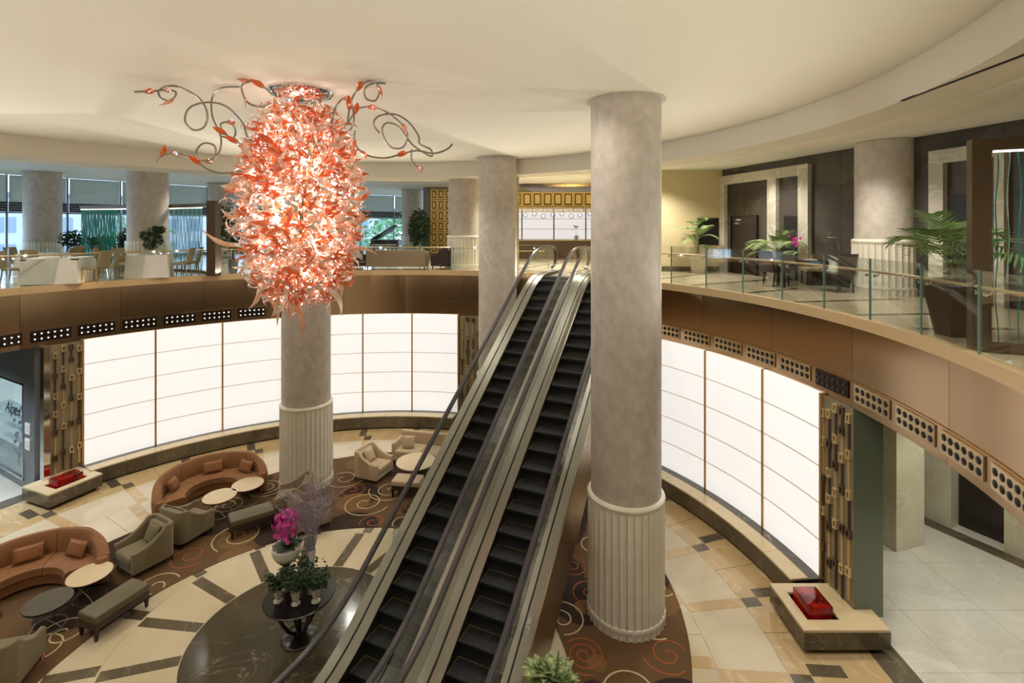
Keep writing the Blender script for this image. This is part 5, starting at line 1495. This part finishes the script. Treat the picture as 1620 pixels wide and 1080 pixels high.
for i, p_ in enumerate(fine):
    ph_ = rf_s.uniform(0, 6)
    pts = [(p_.x + .012 * sin(ph_ + z_ * 5), p_.y, .08 + z_) for z_ in [2.28 * j / 8 for j in range(9)]]
    blk = teal_a if i > 84 else (teal_c if (i // 3) % 2 else teal_b)
    obj('glass_strand', MB().tube(pts, .022 if i > 84 else .010, 4), blk, t)

# dining tables and chairs
def dining_chair_proto(loc, rot, label):
    t = thing('dining_chair', label, 'chair', (loc[0], loc[1], F), rot, 'beige dining chairs in the restaurant')
    obj('seat', MB().rbox(-.22, .23, -.23, .23, .40, .48, .03), chair_beige, t)
    vs = []; n = 6
    for i in range(n + 1):
        z_ = .46 + .5 * i / n; x_ = -.20 - .12 * (i / n) ** 1.3; w_ = .23 - .02 * (i / n)
        vs += [(x_, -w_, z_), (x_ - .035, 0, z_ + .0), (x_, w_, z_), (x_ - .05, w_, z_), (x_ - .085, 0, z_), (x_ - .05, -w_, z_)]
    fs = [(i * 6 + k, i * 6 + (k + 1) % 6, (i + 1) * 6 + (k + 1) % 6, (i + 1) * 6 + k) for i in range(n) for k in range(6)] + [(5, 4, 3, 2, 1, 0), tuple(n * 6 + k for k in range(6))]
    obj('backrest', MB().add(vs, fs), chair_beige, t)
    for sx, sy in ((1, 1), (1, -1), (-1, 1), (-1, -1)):
        obj('leg', MB().tube([(sx * .19, sy * .20, .41), (sx * .19 + sx * .05, sy * .21, 0)], [.02, .013], 6), chair_leg, t)
    return t
QD = ['far right corner', 'near left corner', 'near right corner', 'far left corner']
def dining_table(loc, rot, w_, label):
    t = thing('dining_table', label, 'table', (loc[0], loc[1], F), rot, 'restaurant tables')
    obj('tabletop', MB().box(-w_ / 2 + .03, w_ / 2 - .03, -w_ / 2 + .03, w_ / 2 - .03, .70, .74), wood_dk, t)
    obj('pedestal', MB().lathe([(.25, 0), (.25, .03), (.05, .06), (.05, .70), (.2, .70)], 16), wood_dk, t)
    c = MB(); vs = []; n = 40
    for z_, k_ in ((.755, 0), (.745, 0), (.35, .04), (.02, .08)):
        for i in range(n):
            a = 2 * pi * i / n; q = max(abs(cos(a)), abs(sin(a))); r_ = w_ / 2 / (q ** .93) * .97; r_ += k_ * .7 * (1 + .35 * sin(8 * a)) + (0 if k_ else -.003 * (z_ > .75))
            vs.append((r_ * cos(a), r_ * sin(a), z_))
    fs = [(j * n + i, j * n + (i + 1) % n, (j + 1) * n + (i + 1) % n, (j + 1) * n + i)[::-1] for j in range(3) for i in range(n)] + [tuple(range(n))]
    short = label.split('|')[1]; label = label.split('|')[0]; t['label'] = label
    cl = obj('tablecloth', c.add(vs, fs), cloth); cl.location = (loc[0], loc[1], F); cl.rotation_euler = (0, 0, rot)
    tag(cl, 'white cloth hanging to the floor over the %s' % short, 'tablecloth', 'white tablecloths')
    for k, (dx, dy) in enumerate(((.28, .2), (-.28, -.2), (.25, -.28), (-.25, .28))):
        g_ = thing('wine_glass', 'small clear glass on the %s, %s' % (short, QD[k]), 'glass', (loc[0] + dx, loc[1] + dy, F + .755), 0, 'glasses on the dining tables')
        obj('bowl', MB().lathe([(.0, .0), (.03, .0), (.032, .004), (.005, .01), (.005, .07), (.03, .09), (.034, .13), (.028, .16)], 12), glass_clear, g_)
        tag(obj('plate', MB().lathe([(0, 0), (.07, 0), (.12, .018), (.118, .02), (.06, .006), (0, .006)], 20), white_cer), 'white plate on the %s, %s' % (short, QD[k]), 'plate', 'plates on the dining tables').location = (loc[0] + dx * .6 + .05, loc[1] + dy * 1.1, F + .756)
T1p, T2p, T3p = (-13.45, 15.05), (-11.95, 16.7), (-16.2, 17.6)
dining_table(T1p, rad(20), 1.35, 'square dining table nearest the glass at far left|leftmost front table')
dining_table(T2p, rad(25), 1.15, 'square dining table in front of the upper column beside the teal screen|table before the upper column')
dining_table(T3p, rad(10), 1.2, 'square dining table farther back at far left|rear left table')
chs = [(T1p[0] + .95, T1p[1] + .55, 'right rear of the leftmost table'), (T1p[0] + 1.05, T1p[1] + .0, 'right of the leftmost table'), (T1p[0] - 1.0, T1p[1] - .35, 'left front of the leftmost table'), (T1p[0] - 1.0, T1p[1] + .3, 'left rear of the leftmost table'),
       (T2p[0] - 1.0, T2p[1] - .45, 'left front of the table before the upper column'), (T2p[0] - .95, T2p[1] + .2, 'left rear of the table before the upper column'), (T2p[0] + .9, T2p[1] + .2, 'right of the table before the upper column'), (T2p[0] + .85, T2p[1] + .75, 'right rear of the table before the upper column'),
       (T3p[0] + .95, T3p[1] - .2, 'right of the rear table'), (T3p[0] + .9, T3p[1] + .5, 'right rear of the rear table'), (T3p[0] - .95, T3p[1], 'left of the rear table'), (T3p[0], T3p[1] + 1, 'behind the rear table')]
proto = None
for i, (x_, y_, ds) in enumerate(chs):
    c_ = (T1p, T2p, T3p)[i // 4]; ro = atan2(c_[1] - y_, c_[0] - x_)
    lab = 'beige dining chair, ' + ds
    if proto is None: proto = dining_chair_proto((x_, y_), ro, lab)
    else: dup(proto, (x_, y_, F), ro, lab, 'beige dining chairs in the restaurant')
# restaurant plants
def bush(loc, label, z0, pot_h, c_z, R, n, size, lm, seed, pm_=pot_silver, sz=1.0, blobs=None, pr=.2):
    rnd = random.Random(seed); t = thing('potted_plant', label, 'plant', (loc[0], loc[1], z0))
    obj('pot', MB().lathe([(0, 0), (pr * .7, 0), (pr, pot_h), (pr - .03, pot_h), (pr - .04, pot_h - .05), (0, pot_h - .05)], 20), pm_, t)
    obj('stem', MB().tube([(0, 0, pot_h - .06), (.03, 0, c_z)], .03, 6), trunk_m, t)
    mb = MB()
    for (bx, bz, br) in (blobs or ((0, c_z, R),)):
        s_ = leaf_cloud((bx, 0, bz), br, n, size, rnd, sz); mb.add(s_.v, s_.f)
    obj('foliage', mb, lm, t)['kind'] = 'stuff'
bush((-12.9, 18.15), 'cloud pruned plant right of the upper column by the teal screen', F, .5, 1.0, .3, 120, .07, leaf_dk, 1, blobs=((-.1, 1.0, .22), (.2, 1.2, .2), (-.25, 1.35, .2), (.05, 1.5, .22), (.3, 1.55, .15)))
bush((-14.6, 18.9), 'cloud pruned plant left of the upper column by the teal screen', F, .5, 1.0, .3, 120, .07, leaf_dk, 2, blobs=((-.1, .9, .22), (.2, 1.1, .2), (.2, 1.4, .25), (.05, 1.2, .22)))
bush((-18.2, 21.0), 'round leafy plant beside the far left upper column', F, .5, 1.15, .5, 420, .09, leaf_dk, 3, sz=.8)
bush((-16.6, 20.4), 'low leafy plant at the left end of the teal screen', F, .5, 1.0, .45, 380, .08, leaf_dk, 8, sz=.8)
bush((-10.1, 18.3), 'tall dark plant in a silver pot just left of the chandelier', F, .5, 1.6, .62, 900, .09, leaf_dk, 4, sz=1.6)
bush((-4.85, 26.5), 'tall dark tree in front of the gold screen', F, .4, 1.6, .62, 1500, .10, leaf_dk, 5, sz=1.75, pm_=pot_bronze)
# lounge: sofa, two armchairs
straight_sofa((-4.45, 19.75), face(0, 1), 2.3, taupe_f, 'taupe gallery sofa seen from behind between dark armchairs', None, F, .78, .7, 'gallery_sofa')
def tub(loc, rot, label):
    a = armchair(loc, rot, dark_vel, label, 'dark gallery armchairs', .72, .72, False); a.location.z = F; return a
tub((-2.72, 19.95), face(-.9, .4), 'dark gallery armchair right of the taupe sofa')
tub((-6.05, 19.95), face(.9, .4), 'dark gallery armchair left of the taupe sofa')
tub((-7.2, 23.0), face(1, 0), 'dark gallery armchair farther back near the piano')
# piano
t = thing('grand_piano', 'black grand piano with open lid before the rear windows', 'piano', (-6.9, 28.0, F), rad(0))
sh = [(-.75, -.7), (.75, -.7), (.75, .2), (.45, .5), (.35, 1.1), (0, 1.3), (-.5, 1.2), (-.75, .8)]
obj('case', MB().prism(sh, .62, .95), black, t)
obj('keyboard', MB().box(-.65, .65, -.85, -.7, .68, .73), white_cer, t)
lid = MB().prism(sh, 0, .03); lid.xf(Matrix.Translation((-.75, 0, .96)) @ Matrix.Rotation(rad(-32), 4, 'Y') @ Matrix.Translation((.75, 0, 0))); obj('lid', lid, black, t)
for x_, y_ in ((-.6, -.5), (.6, -.5), (0, 1.0)): obj('leg', MB().tube([(x_, y_, 0), (x_, y_, .63)], .05, 8), black, t)
# orchid on reception counter
t = thing('orchid', 'pink orchid in a pale pot on the reception counter', 'plant', (3.42, 26.9, F + 1.0))
obj('pot', MB().lathe([(0, 0), (.09, 0), (.12, .16), (.1, .16), (0, .14)], 16), white_cer, t)
obj('leaves', leaves(MB(), (0, 0, .15), 9, .24, .09, rf, .7, .4), leaf_m, t)
obj('stem', MB().tube([(0, 0, .14), (-.02, 0, .5), (.03, 0, .72)], .008, 5), leaf_m, t)
m = MB()
for i in range(16): small_leaf(m, Vector((rf.gauss(0, .08), rf.gauss(0, .04), .68 + rf.gauss(0, .07))), (rf.gauss(0, 1), rf.gauss(0, 1), rf.gauss(0, 1)), .10, rf)
obj('blooms', m, mat('pink_petal', srgb(222, 130, 150), .5), t)['kind'] = 'stuff'
# rail of glass near the escalator head
t = thing('glass_barrier', 'low framed glass barrier left of the escalator head', 'barrier', (.25, 19.4, F))
obj('pane', MB().box(0, 1.15, -.006, .006, .08, .95), glass, t)
obj('top_rail', MB().box(0, 1.16, -.02, .02, .95, .975), steel, t); obj('handrail', MB().tube([(0, -.07, .74), (1.0, -.07, .74)], .018, 8), bronze_lip, t)
obj('post', MB().box(1.14, 1.16, -.015, .015, 0, .95), steel, t); obj('post', MB().box(0, .02, -.015, .015, 0, .95), steel, t)
# desk group at right
dk = thing('writing_desk', 'dark wooden writing desk on the gallery in front of the marble wall', 'desk', (8.35, 13.85, F), rad(-14))
obj('desktop', MB().box(-1.0, 1.0, -.38, .38, .71, .76), wood_dk, dk); obj('apron', MB().box(-.94, .94, -.33, .33, .60, .71), wood_dk, dk)
for sx in (-1, 1):
    for sy in (-1, 1): obj('leg', MB().box(sx * .9 - .04, sx * .9 + .04, sy * .3 - .04, sy * .3 + .04, 0, .60), wood_dk, dk)
def desk_chair(loc, rot, label, m_=leather):
    t = thing('desk_chair', label, 'chair', (loc[0], loc[1], F), rot, 'chairs at the gallery desk')
    obj('seat', MB().rbox(-.25, .27, -.26, .26, .38, .50, .03), m_, t)
    vs = []; n = 5
    for i in range(n + 1):
        z_ = .46 + .52 * i / n; x_ = -.21 - .10 * (i / n) ** 1.3
        vs += [(x_, -.25, z_), (x_, .25, z_), (x_ - .07, .25, z_), (x_ - .07, -.25, z_)]
    obj('backrest', MB().add(vs, [(i * 4 + k, i * 4 + (k + 1) % 4, (i + 1) * 4 + (k + 1) % 4, (i + 1) * 4 + k) for i in range(n) for k in range(4)] + [(3, 2, 1, 0), (4 * n, 4 * n + 1, 4 * n + 2, 4 * n + 3)]), m_, t)
    for sx, sy in ((1, 1), (1, -1), (-1, 1), (-1, -1)): obj('leg', MB().tube([(sx * .21, sy * .22, .4), (sx * .21 + (sx * .04 if sx < 0 else 0), sy * .22, 0)], [.026, .018], 6), wood_dk, t)
    return t
desk_chair((7.50, 14.35), face(1, .15), 'dark leather desk chair at the left end of the gallery desk')
desk_chair((8.35, 12.95), face(-.1, 1), 'dark leather desk chair with its back to the glass, front of the desk')
dc = desk_chair((8.78, 14.75), face(-.2, -1), 'cream button tufted desk chair behind the desk', cream_f)
for bz in (.72, .86):
    for by in (-.12, 0, .12): obj('button', MB().ball((-.245 - (bz - .6) * .1, by, bz), .018, 6, 4), leather, dc)
lp = thing('desk_lamp', 'slim chrome desk lamp bent over the desk', 'lamp', (8.78, 13.6, F + .76))
obj('base', MB().lathe([(0, 0), (.08, 0), (.08, .015), (0, .02)], 20), chrome, lp)
obj('arm', MB().tube([(0, 0, .015), (.03, 0, .3), (-.02, 0, .56), (-.07, 0, .62), (-.22, 0, .63)], .009, 6), chrome, lp)
obj('lamp_head', MB().lathe([(.0, .03), (.05, .02), (.055, 0), (0, .0)], 14, -.24, 0, .61), chrome, lp)
t = thing('orchid', 'magenta orchid standing on the gallery desk', 'plant', (7.78, 14.0, F + .76))
obj('pot', MB().lathe([(0, 0), (.06, 0), (.08, .12), (.07, .12), (0, .1)], 14), wood_dk, t)
obj('stem', MB().tube([(0, 0, .1), (.03, 0, .4), (.06, 0, .55)], .007, 5), leaf_m, t)
obj('leaves', leaves(MB(), (0, 0, .11), 8, .24, .07, rf, .7, .4), leaf_m, t)
m = MB()
for i in range(26): small_leaf(m, Vector((.05 + rf.gauss(0, .06), rf.gauss(0, .06), .50 + rf.gauss(0, .08))), (rf.gauss(0, 1), rf.gauss(0, 1), rf.gauss(0, 1)), .10, rf)
obj('blooms', m, magenta, t)['kind'] = 'stuff'
for i, (x_, y_, c_) in enumerate(((8.1, 13.75, white_panel), (9.0, 13.75, screen_m))):
    b_ = thing('desk_folder', ['white folder lying open on the gallery desk', 'dark folder on the right part of the gallery desk'][i], 'folder', (x_, y_, F + .76), rad(-14 + 10 * i))
    obj('cover', MB().box(-.15, .15, -.11, .11, 0, .008), c_, b_); obj('pages', MB().box(-.14, .14, -.10, .10, .008, .022), white_cer, b_)
